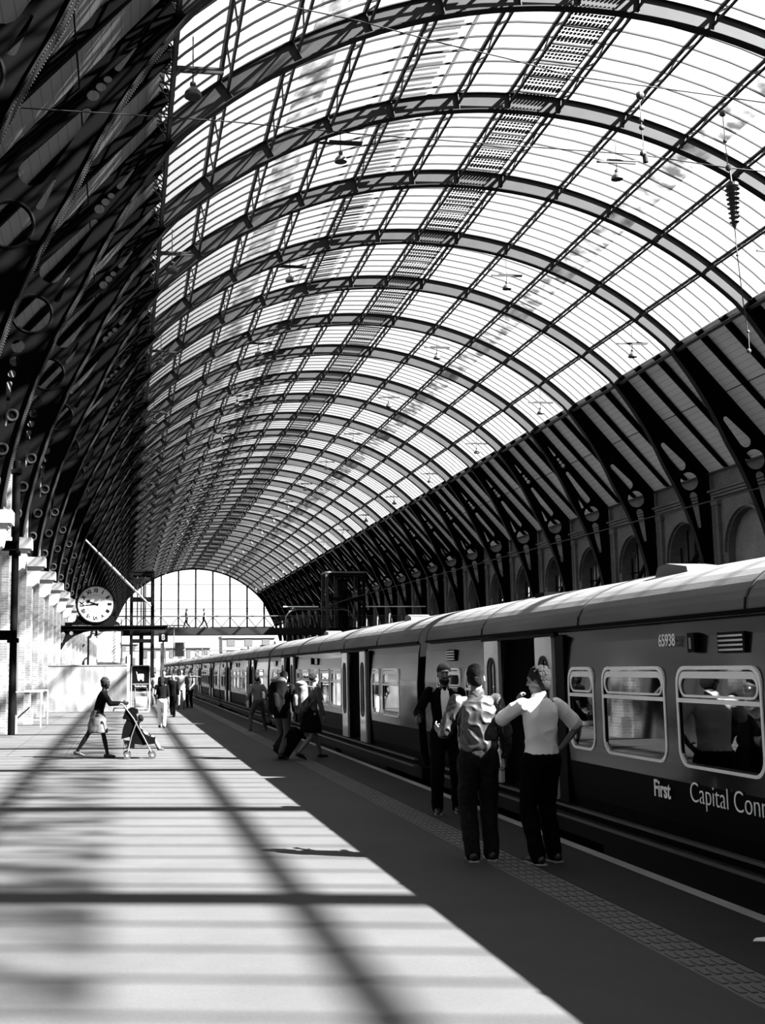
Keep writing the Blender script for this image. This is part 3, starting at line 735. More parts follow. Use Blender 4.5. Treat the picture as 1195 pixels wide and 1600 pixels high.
# station clock on its beam
ck = thing('station_clock', 'big round white-faced clock with Roman numerals standing on a dark beam', 'clock', (-1.50, 62.3, 4.08))
R_ = .94; cz = 1.07
dr = MB().tube([(0, -.16, cz), (0, .16, cz)], R_+.04, 48); dr.build('case', 'iron_black', ck)
MB().ring((0, -.16, cz), R_+.02, .05, 'y', 48, 8).build('bezel', 'iron_black', ck)
f_ = MB().tube([(0, -.185, cz), (0, -.165, cz)], R_-.02, 48).build('dial', 'dial', ck)
nm = ['XII', 'I', 'II', 'III', 'IIII', 'V', 'VI', 'VII', 'VIII', 'IX', 'X', 'XI']
for i, s_ in enumerate(nm):
    a = 2*PI*i/12; rr = R_*.74
    text('numeral', s_, .27, 'black', f_, (rr*math.sin(a), -.19, cz+rr*math.cos(a)), (PI/2, -0.0, 0), .003, 'CENTER', .66 if len(s_) > 2 else .95, .014).rotation_euler = Matrix.Rotation(a, 3, 'Y').to_4x4().to_3x3().to_euler() if False else (Matrix.Rotation(a, 3, 'Y') @ Matrix.Rotation(PI/2, 3, 'X')).to_euler()
tk = MB()
for i in range(60):
    a = 2*PI*i/60; r0, r1 = R_*.90, R_*.96
    tk.bar((r0*math.sin(a), -.188, cz+r0*math.cos(a)), (r1*math.sin(a), -.188, cz+r1*math.cos(a)), .03 if i % 5 == 0 else .012, .006, (0, 1, 0))
tk.ring((0, -.187, cz), R_*.965, .006, 'y', 60, 4); tk.ring((0, -.187, cz), R_*.50, .005, 'y', 60, 4); tk.build('minute_track', 'black', f_)
def hand(a, l, w, spade):
    d = Vector((math.sin(a), 0, math.cos(a))); n = Vector((math.cos(a), 0, -math.sin(a)))
    pts = [(-.16, w*.8), (0, w), (l*.62, w*.55)] + ([(l*.66, w*2.4), (l*.76, w*2.6), (l*.9, w*.8)] if spade else []) + [(l, .004)]
    loop = [d*p+n*q for p, q in pts]+[d*p-n*q for p, q in pts[::-1]]
    return plate_mb([[(v.x, v.z+cz) for v in loop]], 'y', -.205, -.198)
hand(math.radians(292), .52, .035, True).build('hour_hand', 'black', ck); hand(math.radians(264), .80, .03, False).build('minute_hand', 'black', ck)
MB().prism([(-1.25, 0), (1.25, 0), (1.2, .12), (1.05, .2), (.95, .42), (.75, .5), (-.75, .5), (-.95, .42), (-1.05, .2), (-1.2, .12)], 'y', -.14, .14).build('pedestal', 'iron_black', ck)
bm_ = thing('clock_beam', 'dark cantilever beam with a pierced bracket carrying the round clock', 'beam', (0, 62.3, 0))
MB().box(-3.5, 2.2, -.16, .16, 4.0, 4.06).box(-3.5, 2.2, -.16, .16, 3.82, 3.86).box(-3.5, 2.2, -.03, .03, 3.86, 4.0).build('beam', 'iron_black', bm_)
plate_mb([[(-3.36, 3.82), (-1.5, 3.82), (-2.1, 3.72), (-2.6, 3.5), (-3.0, 3.2), (-3.2, 2.85), (-3.36, 2.8)], circ(-2.72, 3.68, .1), slot((-3.15, 3.62), .13, (-3.22, 3.25), .07)], 'y', -.05, .05).build('bracket', 'iron_black', bm_)
MB().box(-3.05, -2.7, -.12, .12, 4.06, 4.22).build('junction_box', 'iron_black', bm_)

# white hoarding across the platform end
hd = thing('hoarding', 'white plastic-sheeted temporary hoarding across the platform, below the clock', 'hoarding', (0, 53.4, 0))
plate_mb([[(-3.4, .0), (.18, .0), (.18, 1.97), (-3.4, 1.97)]], 'y', -.03, .03).build('sheeting', 'plastic_sheet', hd)
MB().box(-3.42, .2, -.05, .05, 1.97, 2.02).build('top_rail', 'frame_alu', hd)
for x in (-3.3, -2.1, -.9, .12): MB().box(x-.03, x+.03, .03, .12, 0, 2.0).build('post', 'frame_alu', hd)
# handrail cage at the left
hr = thing('barrier_rail', 'white tubular barrier rail in front of the left wall', 'railing', (-3.05, 40, 0))
MB().tube([(-.55, 1.2, 1.10), (.5, 1.2, 1.12)], .025, 8).tube([(-.55, -.9, 1.10), (.42, -.9, 1.12), (.5, 1.2, 1.12)], .025, 8).build('top_rail', 'white_paint', hr)
MB().tube([(-.5, -.9, .22), (.42, -.9, .22)], .02, 8).build('lower_rail', 'white_paint', hr)
for p in ((-.5, -.9), (.42, -.9), (.5, 1.2), (-.5, 1.2)): MB().tube([(p[0], p[1], 0), (p[0], p[1], 1.11)], .022, 8).build('post', 'white_paint', hr)

# trolley park sign and trolleys
ts = thing('trolley_sign', 'black trolley sign in a white frame between the hoarding and the platform', 'sign', (.68, 51.4, 0))
plate_mb([rrect(-.40, .40, -.0+.02, 1.98, .09), rrect(-.365, .365, .055, 1.945, .06)], 'y', -.02, .02).build('frame', 'white_paint', ts)
plate_mb([rrect(-.365, .365, 1.02, 1.945, .05)], 'y', -.012, .012).build('panel', 'black', ts)
text('lettering', "Trolley Point", .10, 'white_paint', ts, (0, -.016, 1.10), (PI/2, 0, 0), .003, 'CENTER', .95, .003)
MB().box(-.33, .33, -.018, -.01, 1.185, 1.20).build('rule', 'white_paint', ts)
ic = MB()
ic.bar((-.16, -.016, 1.68), (-.10, -.016, 1.36), .035, .006, (0, 1, 0)).bar((-.16, -.016, 1.68), (-.19, -.016, 1.71), .03, .006, (0, 1, 0))
plate_mb([rrect(-.11, .14, 1.43, 1.62, .04)], 'y', -.019, -.011, ic); ic.tube([(-.07, -.016, 1.35), (-.07, -.012, 1.35)], .035, 12).tube([(.10, -.016, 1.35), (.10, -.012, 1.35)], .035, 12)
ic.bar((-.10, -.016, 1.40), (.14, -.016, 1.40), .025, .006, (0, 1, 0)); ic.build('trolley_symbol', 'white_paint', ts)
pp = thing('white_post', 'tall slim white post beside the hoarding, left of the trolley sign', 'post', (.17, 51.0, 0))
MB().box(-.06, .06, -.05, .05, 0, 2.42).build('post', 'white_paint', pp); MB().prism([(-.32, 2.05), (-.06, 2.05), (-.06, 2.42)], 'y', -.01, .01).build('fin', 'frame_alu', pp)
def trolley(i):
    t = thing('luggage_trolley', 'silver luggage trolley, %s of the row parked behind the trolley sign' % nth(i+1), 'luggage trolley', (.72, 52.1+.38*i, 0), 0, 'parked luggage trolleys')
    MB().tube([(-.26, .3, .12), (-.26, .38, 1.0), (.26, .38, 1.0), (.26, .3, .12)], .018, 8).tube([(-.26, .36, .8), (.26, .36, .8)], .014, 8).build('back_frame', 'frame_alu', t)
    MB().box(-.24, .24, -.3, .3, .15, .18).box(-.24, .24, .28, .30, .18, .62).build('tray', 'white_paint', t)
    for x, y in ((-.2, -.25), (.2, -.25), (-.22, .3), (.22, .3)): MB().tube([(x-.02, y, .07), (x+.02, y, .07)], .07, 14).build('wheel', 'rubber', t)
for i in range(4): trolley(i)

# platform number sign, information screens
pn = thing('platform_number_sign', 'black hanging sign with a white figure 8 above the platform', 'sign', (2.21, 70, 0))
MB().box(-.27, .27, -.06, .06, 3.38, 3.90).build('box', 'black', pn)
text('figure', '8', .46, 'white_paint', pn, (0, -.065, 3.64), (PI/2, 0, 0), .004, 'CENTER', .9, .012)
MB().box(-.05, .05, -.05, .05, 0, 3.38).build('post', 'iron_light', pn)
MB().box(-.04, .04, -.04, .04, 3.9, 4.36).box(-.04, 1.35, -.04, .04, 4.30, 4.37).build('arm', 'iron', pn)
ps = thing('steel_post', 'grey steel post standing below the platform number sign', 'post', (2.22, 71.8, 0))
MB().box(-.11, .11, -.09, .09, 0, 3.36).build('post', 'iron_light', ps)
iscr = thing('information_screen', 'pair of dark departure screens hung on a pale frame, right of the number sign', 'screen', (3.15, 70, 0))
MB().box(-.27, .27, -.1, .1, 2.98, 3.36).build('display', 'screen', iscr); MB().box(-.27, .27, -.1, .1, 2.54, 2.90).build('display', 'screen', iscr)
MB().tube([(-.32, 0, 2.5), (-.32, 0, 4.3)], .03, 8).tube([(.32, 0, 2.5), (.32, 0, 3.4)], .03, 8).box(-.32, .32, -.03, .03, 2.9, 2.97).build('frame', 'frame_alu', iscr)

# footbridge ------------------------------------------------------
fb = thing('footbridge', 'long dark-girdered footbridge crossing all the tracks', 'footbridge', (0, 108, 0))
for yy in (-1.5, 1.35): MB().box(-2.6, 27.2, yy, yy+.15, 4.86, 5.46).build('girder', 'iron_flange', fb)
MB().box(-2.6, 27.2, -1.35, 1.35, 5.36, 5.44).build('deck', 'iron_black', fb)
gp_ = MB(); gp_.add([(-2.6, -1.42, 5.46), (27.2, -1.42, 5.46), (27.2, -1.42, 6.5), (-2.6, -1.42, 6.5)], [(0, 1, 2, 3)]); gp_.build('glass_parapet', 'screen_glass', fb)
MB().box(-2.6, 27.2, -1.46, -1.40, 6.5, 6.54).build('handrail', 'frame_alu', fb)
MB().box(21.2, 27.2, -1.46, -1.40, 7.3, 7.38).build('handrail', 'window_alu', fb)
MB().box(14.1, 17.3, -1.46, -1.40, 7.3, 7.38).build('handrail', 'window_alu', fb)
for x in (14.8, 21.9): MB().box(x-.22, x+.22, -.3, .3, -1.2, 4.86).build('pier', 'iron', fb)
def lift(x0, x1, y, z1, lab, mirror):
    t = thing('lift_tower', lab, 'lift tower', ((x0+x1)/2, y, 0)); w = (x1-x0)/2
    for sx_ in (-1, 1):
        for sy in (0, 2.2): MB().box(sx_*w-.13, sx_*w+.13, sy-.13, sy+.13, 0, z1).build('column', 'iron_light' if mirror and sx_ < 0 else 'iron_black', t)
    for z in (z1-.12, 7.9, 5.2, 4.3): MB().box(-w, w, -.1, .1, z-.14, z+.14).box(-w, w, 2.1, 2.3, z-.14, z+.14).box(-w-.1, -w+.1, 0, 2.2, z-.14, z+.14).box(w-.1, w+.1, 0, 2.2, z-.14, z+.14).build('ring_beam', 'iron_black', t)
    MB().box(-w-.15, w+.15, -.15, 2.4, z1, z1+.12).build('roof', 'frame_alu' if mirror else 'iron_black', t)
    for xx in ((-.45, -.1, .3) if not mirror else (-.6, .5)): MB().box(xx*w-.05, xx*w+.05, -.04, .04, 5.3, z1-.2).build('mullion', 'iron', t)
    MB().box(-w*.35, w*.2, .6, 1.9, 0, z1*.95).build('lift_shaft_core', 'iron_black', t) if mirror else MB().box(-w*.25, w*.15, .6, .9, 0, 5).build('guide_rail', 'iron_black', t)
    g = MB()
    g.add([(-w, -.02, .3), (w, -.02, .3), (w, -.02, z1), (-w, -.02, z1)], [(0, 1, 2, 3)]); g.build('glass', 'screen_glass', t)
    return t
lt_ = lift(.55, 2.38, 107.3-3.2, 10.2, 'dark glazed lift tower rising behind the clock, left end of the footbridge', False)
MB().box(-.9, .9, .3, 2.0, 0, 1.35).build('plinth', 'iron_black', lt_)
lift(17.7, 21.0, 104.2, 10.2, 'dark glazed lift tower over the train roof, right end of the footbridge', True)
cn = thing('stair_canopy', 'low glazed canopy with curved ends beside the right lift tower, on the footbridge', 'canopy', (16.2, 104.6, 5.4))
MB().tube([(-2.2, 0, 0), (-2.15, 0, .9), (-1.8, 0, 1.4), (-1.2, 0, 1.6), (3, 0, 1.6), (3.6, 0, 1.4), (3.9, 0, .8)], .07, 8).build('frame', 'frame_alu', cn)
MB().box(-1.6, 3.2, -.1, 1.2, 1.62, 1.75).build('roof', 'iron_light', cn)
for x in (-1.0, -.3, 1.2, 2.2): MB().box(x, x+.22, -.05, .05, .0, 1.1).build('panel', 'iron_light', cn)
# stair beyond the hoarding, at the foot of the lift
sr = thing('staircase', 'pale enclosed staircase seen above the hoarding, left of the lift tower', 'staircase', (-1.2, 92, 0))
st = MB()
for i in range(18): st.box(-2.1+i*.15, 1.0, i*.3-2, i*.3+.3-2, 0, .27*(i+1)) if False else st.box(-.9, .9, i*.3, i*.3+.3, 0, .27*(i+1))
st.build('flight', 'stone', sr); MB().prism([(0, .9), (5.4, 5.9), (5.4, 5.8), (0, .8)], 'x', .88, .95).build('handrail', 'iron_black', sr)
MB().prism([(0, 0), (5.4, 4.9), (5.4, 5.3), (0, .4)], 'x', -.97, -.9).build('stringer', 'facade', sr)
# guard cable
MB().tube([(-2.5, 66, 9.2), (2.72, 107.6, 7.05)], .055, 8)
gc = MB().tube([(-2.5, 66, 9.2), (.1, 87, 8.1), (2.72, 108, 7.05)], [.05, .09, .05], 8).build('guard_cable', 'white_paint')
tag(gc, 'bright taut cable slanting down from the left ribs past the clock', 'cable')

# lamps ------------------------------------------------------------
def make_lamp():
    t = thing('pendant_lamp', '', 'lamp')
    MB().lathe([(.05, .34), (.09, .30), (.09, .22), (.06, .20), (.14, .12), (.24, .0), (.26, -.10), (.26, -.13), (.235, -.13), (.235, -.09)], n=18).build('reflector', 'lamp_metal', t)
    MB().lathe([(.23, -.115), (.23, -.11)], n=18).build('lens', 'iron_light', t)
    MB().tube([(0, 0, .34), (0, 0, 1.75)], .02, 6).build('stem', 'iron', t)
    MB().box(-.9, .9, -.05, .05, .62, .70).box(-.5, .9, -.20, -.12, .66, .72).build('arm', 'iron', t)
    return t
lm = None
rows = [('left edge of the glazing', 1.9, 20.45-.6, 34.96, 13.0, 13, 'left'), ('row left of the crown', 7.5, 20.0-.3, 40.02, 13.2, 12, 'mid'),
        ('row right of the crown', 18.5, 17.9, 0, 12.2, 12, 'r3'), ('right edge of the glazing', 22.3, 15.3, 0, 12.2, 12, 'r6')]
LP = []
# each row hangs just under the glass
def onroof(X, drop):                                         # height just under the ribs at X
    return ZC+math.sqrt(RI**2-(X-XC)**2)-drop
for X, Ys, lab in ((1.42, [25.7+12.2*i for i in range(15)], 'left glazing edge'), (6.75, [36.0+12.0*i for i in range(15)], 'line left of the crown'),
               (16.6, [37.2+12.0*i for i in range(15)], 'line right of the crown'), (22.3, [37.3+11.95*i for i in range(15)], 'right glazing edge')):
    for n, Y in enumerate(Ys):
        if Y > YE-2: continue
        if lm is None: lm = make_lamp(); o = lm
        else: o = copy_tree(lm)
        o.location = (X, Y, onroof(X, .72)); o.scale = (.78, .78, .78)
        tag(o, 'bell lamp under the roof, %s, %s from the camera' % (lab, nth(n+1)), 'lamp', 'bell lamps, '+lab)

# overhead wires ----------------------------------------------------
def wire(name, pts, r, lab, m='bar', cat='wire'):
    o = MB().tube(pts, r, 6).build(name, m); return tag(o, lab, cat)
wire('span_wire', [(-3.3, 22, 12.44), (-.28, 22, 12.41), (1.95, 22, 12.37), (4.49, 22, 12.25), (6.44, 22, 12.2), (10.43, 22, 12.1), (12.22, 22, 11.92), (14.5, 22, 11.8), (27.5, 22, 12.4)], .012, 'lower thin span wire crossing the shed, carrying the long insulator')
wire('span_wire', [(-3.3, 17, 12.9), (1.95, 17, 11.96), (3.5, 17, 11.72), (4.79, 17, 11.44), (5.89, 17, 11.24), (6.94, 17, 11.01), (8.47, 17, 10.89), (10.15, 17, 10.75), (27.5, 17, 11.4)], .010, 'upper thin span wire crossing the glass at the top of the picture')
wire('contact_wire', [(12.3, 5, 5.05), (12.3, 31, 5.29), (12.3, 64, 5.6), (12.3, 105, 5.5)], .012, 'overhead contact wire running along the track in front of the right wall')
wire('contact_wire', [(23.5, 20, 5.6), (23.5, 105, 5.6)], .012, 'overhead contact wire over the track beside the right wall')
ins = thing('hanging_insulator', 'long ribbed dark insulator hanging from the span wire at upper right', 'insulator', (12.24, 22, 0))
MB().tube([(-.06, 0, 13.09), (-.02, 0, 11.95)], .012, 6).tube([(.02, 0, 11.9), (.05, 0, 11.55)], .02, 6).build('rod', 'iron', ins)
pr = [(.02, 10.62), (.05, 10.7)]
for i in range(8): z = 10.72+i*.10; pr += [(.055+.005*i, z), (.10+.007*i, z+.035), (.055+.005*i, z+.05)]
pr += [(.13, 11.52), (.13, 11.58), (.02, 11.6)]
MB().lathe(pr, (.05, 0, 0), 16).build('ribbed_body', 'iron', ins)
MB().tube([(.05, 0, 10.62), (.07, 0, 10.04), (.13, 0, 9.1), (.2, 0, 8.4), (.2, 0, 8.0)], .012, 6).build('dropper', 'iron', ins)
for x, z, r_ in ((-.06, 13.1, .07), (-.04, 12.5, .045), (-.03, 12.2, .045), (0, 11.92, .07), (.07, 10.05, .03), (.2, 8.45, .035), (.19, 8.05, .05)):
    MB().ell((x, 0, z), (r_, r_*.7, r_), 10, 8).build('fitting', 'iron_light' if z in (11.92, 8.05) else 'iron', ins)
i2 = thing('small_insulator', 'short chain of small insulators hanging above the span wire, left of the long one', 'insulator', (10.42, 22, 0))
MB().tube([(-.04, 0, 13.41), (0, 0, 12.14)], .012, 6).build('rod', 'iron', i2)
for z, r_ in ((13.4, .09), (12.86, .05), (12.7, .06), (12.14, .07)): MB().ell((-.02, 0, z), (r_, r_*.7, r_), 10, 8).build('fitting', 'iron', i2)
MB().tube([(.02, 0, 12.12), (.03, 0, 11.95)], .055, 10).build('bell', 'iron_light', i2)

# clutter beyond the gable, under the footbridge
og = thing('line_gantry', 'thin overhead-line gantry with braced posts beyond the end of the shed', 'gantry', (11, YE+22, -1.2))
MB().box(-12, 14, -.08, .08, 6.6, 6.75).box(-12, 14, -.08, .08, 7.2, 7.3).build('boom', 'iron_light', og)
for x in (-11.5, -3.2, 4, 13): MB().box(x-.12, x+.12, -.12, .12, 0, 7.3).build('mast', 'iron_light', og)
for x in (-3.2, 4): MB().tube([(x-1.6, 0, 6.6), (x, 0, 5.2), (x+1.6, 0, 6.6)], .06, 6).build('brace', 'iron', og)
fn = thing('steel_fence', 'grey palisade fence across the view beyond the end of the shed', 'fence', (0, YE+34, -1.2))
pm = MB()
for i in range(150): pm.box(-15+i*.3, -15+i*.3+.12, -.02, .02, 0, 3.4)
tag(pm.build('pales', 'facade_dark', fn), kind='stuff'); MB().box(-15, 30, -.05, .05, 2.8, 2.95).build('rail', 'facade_dark', fn)
for k_, (x, y, w_, h_) in enumerate(((1.0, YE+12, 1.5, 3.2), (-1.5, YE+18, 2.0, 2.6))):
    hb = thing('kiosk', ['dark boxy kiosk beyond the shed end, behind the number sign', 'low pale hut beyond the shed end, left of the dark kiosk'][k_], 'kiosk', (x, y, -1.2))
    MB().box(-w_/2, w_/2, 0, 2, 0, h_).build('cabin', ['facade_dark', 'facade'][k_], hb); MB().box(-w_/2-.15, w_/2+.15, -.15, 2.15, h_, h_+.15).build('roof', 'iron_light', hb)

pp_ = MB().prism([(-.07, -.03), (.02, -.05), (.10, -.03), (.11, .0), (.03, .01), (-.05, -.005)], 'z', .003, .008).add([(-.04, .02, .004), (.10, .03, .004), (.10, .05, .012), (-.01, .04, .010)], [(0, 1, 2, 3)]).build('paper_scrap', 'lettering')
pp_.location = (4.09, 7.55, 0); tag(pp_, 'small torn pale paper scrap on the dark platform edge at bottom right', 'litter')
# ---------------------------------------------------------------- people
tex = bpy.data.textures.new('folds', 'MUSGRAVE'); tex.musgrave_type = 'RIDGED_MULTIFRACTAL'; tex.noise_scale = .16; tex.octaves = 1.6; tex.lacunarity = 2; tex.dimension_max = .9
texf = bpy.data.textures.new('fine_folds', 'MUSGRAVE'); texf.musgrave_type = 'RIDGED_MULTIFRACTAL'; texf.noise_scale = .085; texf.octaves = 1.4; texf.lacunarity = 2; texf.dimension_max = 1
def V(*a): return Vector(a)
def ik(a, c, l1, l2, pole):
    """middle joint of a two-bone limb from a to c, bending toward pole"""
    a, c, pole = Vector(a), Vector(c), Vector(pole); d = c-a; L_ = min(d.length, (l1+l2)*.999); u = d.normalized()
    c = a+u*L_; x = (l1*l1-l2*l2+L_*L_)/(2*L_); h = math.sqrt(max(0, l1*l1-x*x)); p = (pole-u*pole.dot(u)).normalized()
    return a+u*x+p*h, c
def hand_mb(mb, w, d, n, thumb, curl=.5, s=1):
    """palm, four unequal bent fingers and a thumb; w wrist, d pointing direction, n palm normal, thumb side vector"""
    d = d.normalized(); n = (n-d*n.dot(d)).normalized(); t = d.cross(n); t = t if t.dot(thumb) > 0 else -t
    for k in (-1, -.33, .33, 1): mb.cap(w+d*.015*s+t*.012*k*s, w+d*.085*s+t*.030*k*s, .016*s, .012*s, 8)
    for k, l in ((1, .92), (.35, 1.0), (-.3, .95), (-.95, .75)):
        a = w+d*.09*s+t*.030*k*s; e = a
        for q, ln_ in enumerate((.042, .028, .02)):
            g = curl*(q+.5)*.75; dd = d*math.cos(g)+n*math.sin(g)+t*k*.04; b_ = e+dd.normalized()*ln_*l*s
            mb.cap(e, b_, (.0092-.0008*q)*s, (.0086-.0008*q)*s, 8); e = b_
    a = w+d*.03*s+t*.028*s; b_ = a+(d*.6+t*.75+n*.25).normalized()*.038*s; c = b_+(d*.85+t*.2+n*.5).normalized()*.03*s
    mb.cap(a, b_, .013*s, .0105*s, 8); mb.cap(b_, c, .0105*s, .009*s, 8)
def loft(mb, rings, ax, fw, n=28):
    """rings: (centre, rx, ry) from the bottom up, joined by smoothed elliptical sections"""
    R2 = []
    for i in range(len(rings)-1):
        for q in range(4):
            t = q/4; p0, p1_, p2_, p3_ = rings[max(i-1, 0)], rings[i], rings[i+1], rings[min(i+2, len(rings)-1)]
            cr_ = lambda a, b_, c, d: .5*((2*b_)+(c-a)*t+(2*a-5*b_+4*c-d)*t*t+(3*b_-a-3*c+d)*t**3)
            R2.append(tuple(cr_(p0[k], p1_[k], p2_[k], p3_[k]) for k in range(3)))
    R2.append(rings[-1]); vs = []
    for c, rx, ry in R2:
        vs += [c+ax*rx*math.cos(2*PI*k/n)*(1 if True else 1)+fw*ry*math.sin(2*PI*k/n) for k in range(n)]
    fs = [(i*n+k, i*n+(k+1) % n, (i+1)*n+(k+1) % n, (i+1)*n+k) for i in range(len(R2)-1) for k in range(n)]
    fs += [tuple(range(n-1, -1, -1)), tuple(range((len(R2)-1)*n, len(R2)*n))]
    return mb.add(vs, fs)
def finish(o, vox, smooth=2, folds=0):
    o.data.shade_smooth()
    m_ = o.modifiers.new('join', 'REMESH'); m_.mode = 'VOXEL'; m_.voxel_size = vox; m_.use_smooth_shade = True
    if smooth: s_ = o.modifiers.new('soften', 'SMOOTH'); s_.iterations = smooth; s_.factor = .5
    if folds: d_ = o.modifiers.new('folds', 'DISPLACE'); d_.texture = texf if folds > .015 else tex; d_.strength = folds; d_.mid_level = .5; d_.texture_coords = 'GLOBAL'
    return o
def person(label, loc, rz, H=1.75, P={}, top='shirt', top_m='shirt_white', sleeve='long', legs='trousers', leg_m='cloth_black', skin='skin', hair='hair', hair_style='short',
           shoe='shoe_dark', near=False, group=None, beard=False, open_front=False, cat='person', z=0, collar=None, puffy=0, female=False, name='person'):
    s = H/1.75
    g = dict(pel=(0, 0, .95), chest=(0, .0, 1.30), head=(0, .015, 1.645), hyaw=0, hpitch=0, LH=(-.24, .05, .86), RH=(.24, .05, .86), LF=(-.11, 0, 0), RF=(.11, 0, 0), toe=0,
             LE=(-.3, -1, -.2), RE=(.3, -1, -.2), LK=(-.1, 1, 0), RK=(.1, 1, 0), Ld=None, Rd=None, sh=0, Lheel=0, Rheel=0, curl=.6); g.update(P)
    X = lambda p: Vector(p)*s
    pel, chest, head = X(g['pel']), X(g['chest']), X(g['head'])
    shw = .185*(.88 if female else 1)*s; yaw = g['sh']; ax = V(math.cos(yaw), math.sin(yaw), 0); fw = V(-math.sin(yaw), math.cos(yaw), 0)
    up = (chest-pel).normalized()
    shc = chest+up*.13*s; LS, RS = shc-ax*shw, shc+ax*shw; neck = shc+up*.05*s
    LHp, RHp = X(g['LH']), X(g['RH'])
    le, lw = ik(LS, LHp, .285*s, .26*s, g['LE']); re_, rw = ik(RS, RHp, .285*s, .26*s, g['RE'])
    lh, rh = pel+V(-.09, 0, -.03)*s, pel+V(.09, 0, -.03)*s
    lf, rf = X(g['LF'])+V(0, 0, .085+g['Lheel'])*s, X(g['RF'])+V(0, 0, .085+g['Rheel'])*s
    lk, la = ik(lh, lf, .435*s, .43*s, g['LK']); rk, ra = ik(rh, rf, .435*s, .43*s, g['RK'])
    vox = .0065 if near else .013
    def hd(v):                                                # head-local offset to body space
        y, p = g['hyaw'], g['hpitch']
        return head + (Matrix.Rotation(y, 3, 'Z') @ Matrix.Rotation(p, 3, 'X') @ Vector(v))*s
    HR = Matrix.Rotation(g['hyaw'], 3, 'Z') @ Matrix.Rotation(g['hpitch'], 3, 'X')
    b = MB()
    b.ell(hd((0, -.005, .02)), V(.076, .094, .098)*s, 20, 14, HR); b.ell(hd((0, .022, -.055)), V(.056, .066, .068)*s, 16, 10, HR); b.ell(hd((0, .060, -.098)), V(.026, .024, .020)*s, 10, 8, HR)
    b.cap(hd((0, .088, .010)), hd((0, .104, -.026)), .009*s, .013*s, 8); b.ell(hd((0, .078, .036)), V(.050, .018, .012)*s, 12, 8, HR)
    b.ell(hd((0, .083, -.058)), V(.022, .010, .010)*s, 10, 6, HR)
    for k in (-1, 1): b.ell(hd((.077*k, -.008, -.012)), V(.010, .020, .031)*s, 10, 8, HR); b.ell(hd((.04*k, .065, -.02)), V(.022, .02, .022)*s, 8, 6, HR)
    b.cap(neck-up*.04*s, hd((0, -.015, -.07)), .060*s, .052*s, 14)
    b.cap(LS, RS, .052*s, .052*s, 12); b.ell(chest-up*.02*s, V(.145, .095, .17)*s, 16, 10); b.ell((pel+chest)/2, V(.115, .085, .15)*s, 14, 10); b.ell(pel, V(.15, .10, .12)*s, 14, 10)
    for S_, E_, W_ in ((LS, le, lw), (RS, re_, rw)): b.cap(S_, E_, .044*s, .036*s, 10); b.cap(E_, W_, .036*s, .024*s, 10)
    for h_, k_, a_ in ((lh, lk, la), (rh, rk, ra)): b.cap(h_, k_, .078*s, .052*s, 12); b.cap(k_, k_+(a_-k_)*.35, .050*s, .055*s, 12); b.cap(k_+(a_-k_)*.35, a_, .055*s, .034*s, 12)
    for a_ in (la, ra): b.cap(a_+V(0, -.03, -.05)*s, a_+V(0, .12, -.06)*s, .030*s, .024*s, 10)
    for W_, E_, dd, th in ((lw, le, g['Ld'], 1), (rw, re_, g['Rd'], -1)):
        d0 = (W_-E_).normalized() if dd is None else Vector(dd).normalized()
        n0 = ax*th if abs(d0.dot(ax)) < .8 else V(0, 0, -1)
        hand_mb(b, W_, d0, n0, fw+V(0, 0, .4), g['curl'], s)
    body = b.build(name, skin); body.location = (loc[0], loc[1], z); body.rotation_euler = (0, 0, rz)
    tag(body, label, cat, group); finish(body, vox, 1 if near else 0)
    def part(nm, mb, m, fold=0, sm=2, v=None):
        o = mb.build(nm, m, body); return finish(o, v or vox*1.15, sm, fold)
    # trousers / skirt
    q = .012*s
    if legs == 'trousers':
        t = MB(); t.ell(pel+V(0, -.01, .0)*s, V(.168, .125, .13)*s, 16, 10); t.cap(pel+up*.04*s-ax*.06*s, pel+up*.04*s+ax*.06*s, .105*s, .105*s)
        for h_, k_, a_ in ((lh, lk, la), (rh, rk, ra)):
            t.cap(h_, k_, (.108 if near else .10)*s, (.086 if near else .072)*s, 14); t.cap(k_, a_+V(0, 0, -.02)*s, (.086 if near else .072)*s, (.072 if near else .060)*s, 14)
        part('trousers', t, leg_m, .012 if near else .006, 5)
    elif legs == 'skirt':
        t = MB(); t.lathe([(.13*s, .1*s), (.15*s, .02*s), (.19*s, -.12*s), (.22*s, -.30*s), (.23*s, -.40*s)], pel, 24); o = t.build('skirt', leg_m, body, True)
        finish(o, vox*1.5, 2, .015)
    elif legs == 'shorts':
        t = MB(); t.ell(pel, V(.165, .12, .12)*s, 16, 10)
        for h_, k_ in ((lh, lk), (rh, rk)): t.cap(h_, h_+(k_-h_)*.8, .10*s, .09*s, 14)
        part('shorts', t, leg_m, .01)
    # top
    t = MB(); pf = puffy*s; tr_ = 1.0 if not female else .9
    lo = -.13 if top in ('jacket', 'coat', 'waistcoat') and not puffy else .02
    TR = [(pel+up*lo*s, .170*tr_, .130), (pel+up*(.0 if lo < 0 else .05)*s, .166*tr_, .128), (pel*.62+chest*.38, .152*tr_+pf*2, .116+pf*1.6), (pel*.3+chest*.7, .163*tr_+pf*2, .120+pf*1.6), (chest+up*.03*s, .178*tr_+pf, .122+pf),
          (chest+up*.10*s, .180*tr_, .104), (chest+up*.155*s, .130*tr_, .082), (chest+up*.19*s, .070, .064)]
    if puffy: TR[0] = (pel+up*-.02*s, .158, .124); TR[1] = (pel+up*.025*s, .160, .126); TR.insert(2, (pel+up*.07*s, .182, .142))
    TR = [(c, rx*s if i_ else rx*s, ry*s) for i_, (c, rx, ry) in enumerate(TR)]
    loft(t, TR, ax, fw)
    t.cap(LS+ax*.015*s-up*.012*s, RS-ax*.015*s-up*.012*s, .056*s+pf*.3, .056*s+pf*.3, 14)
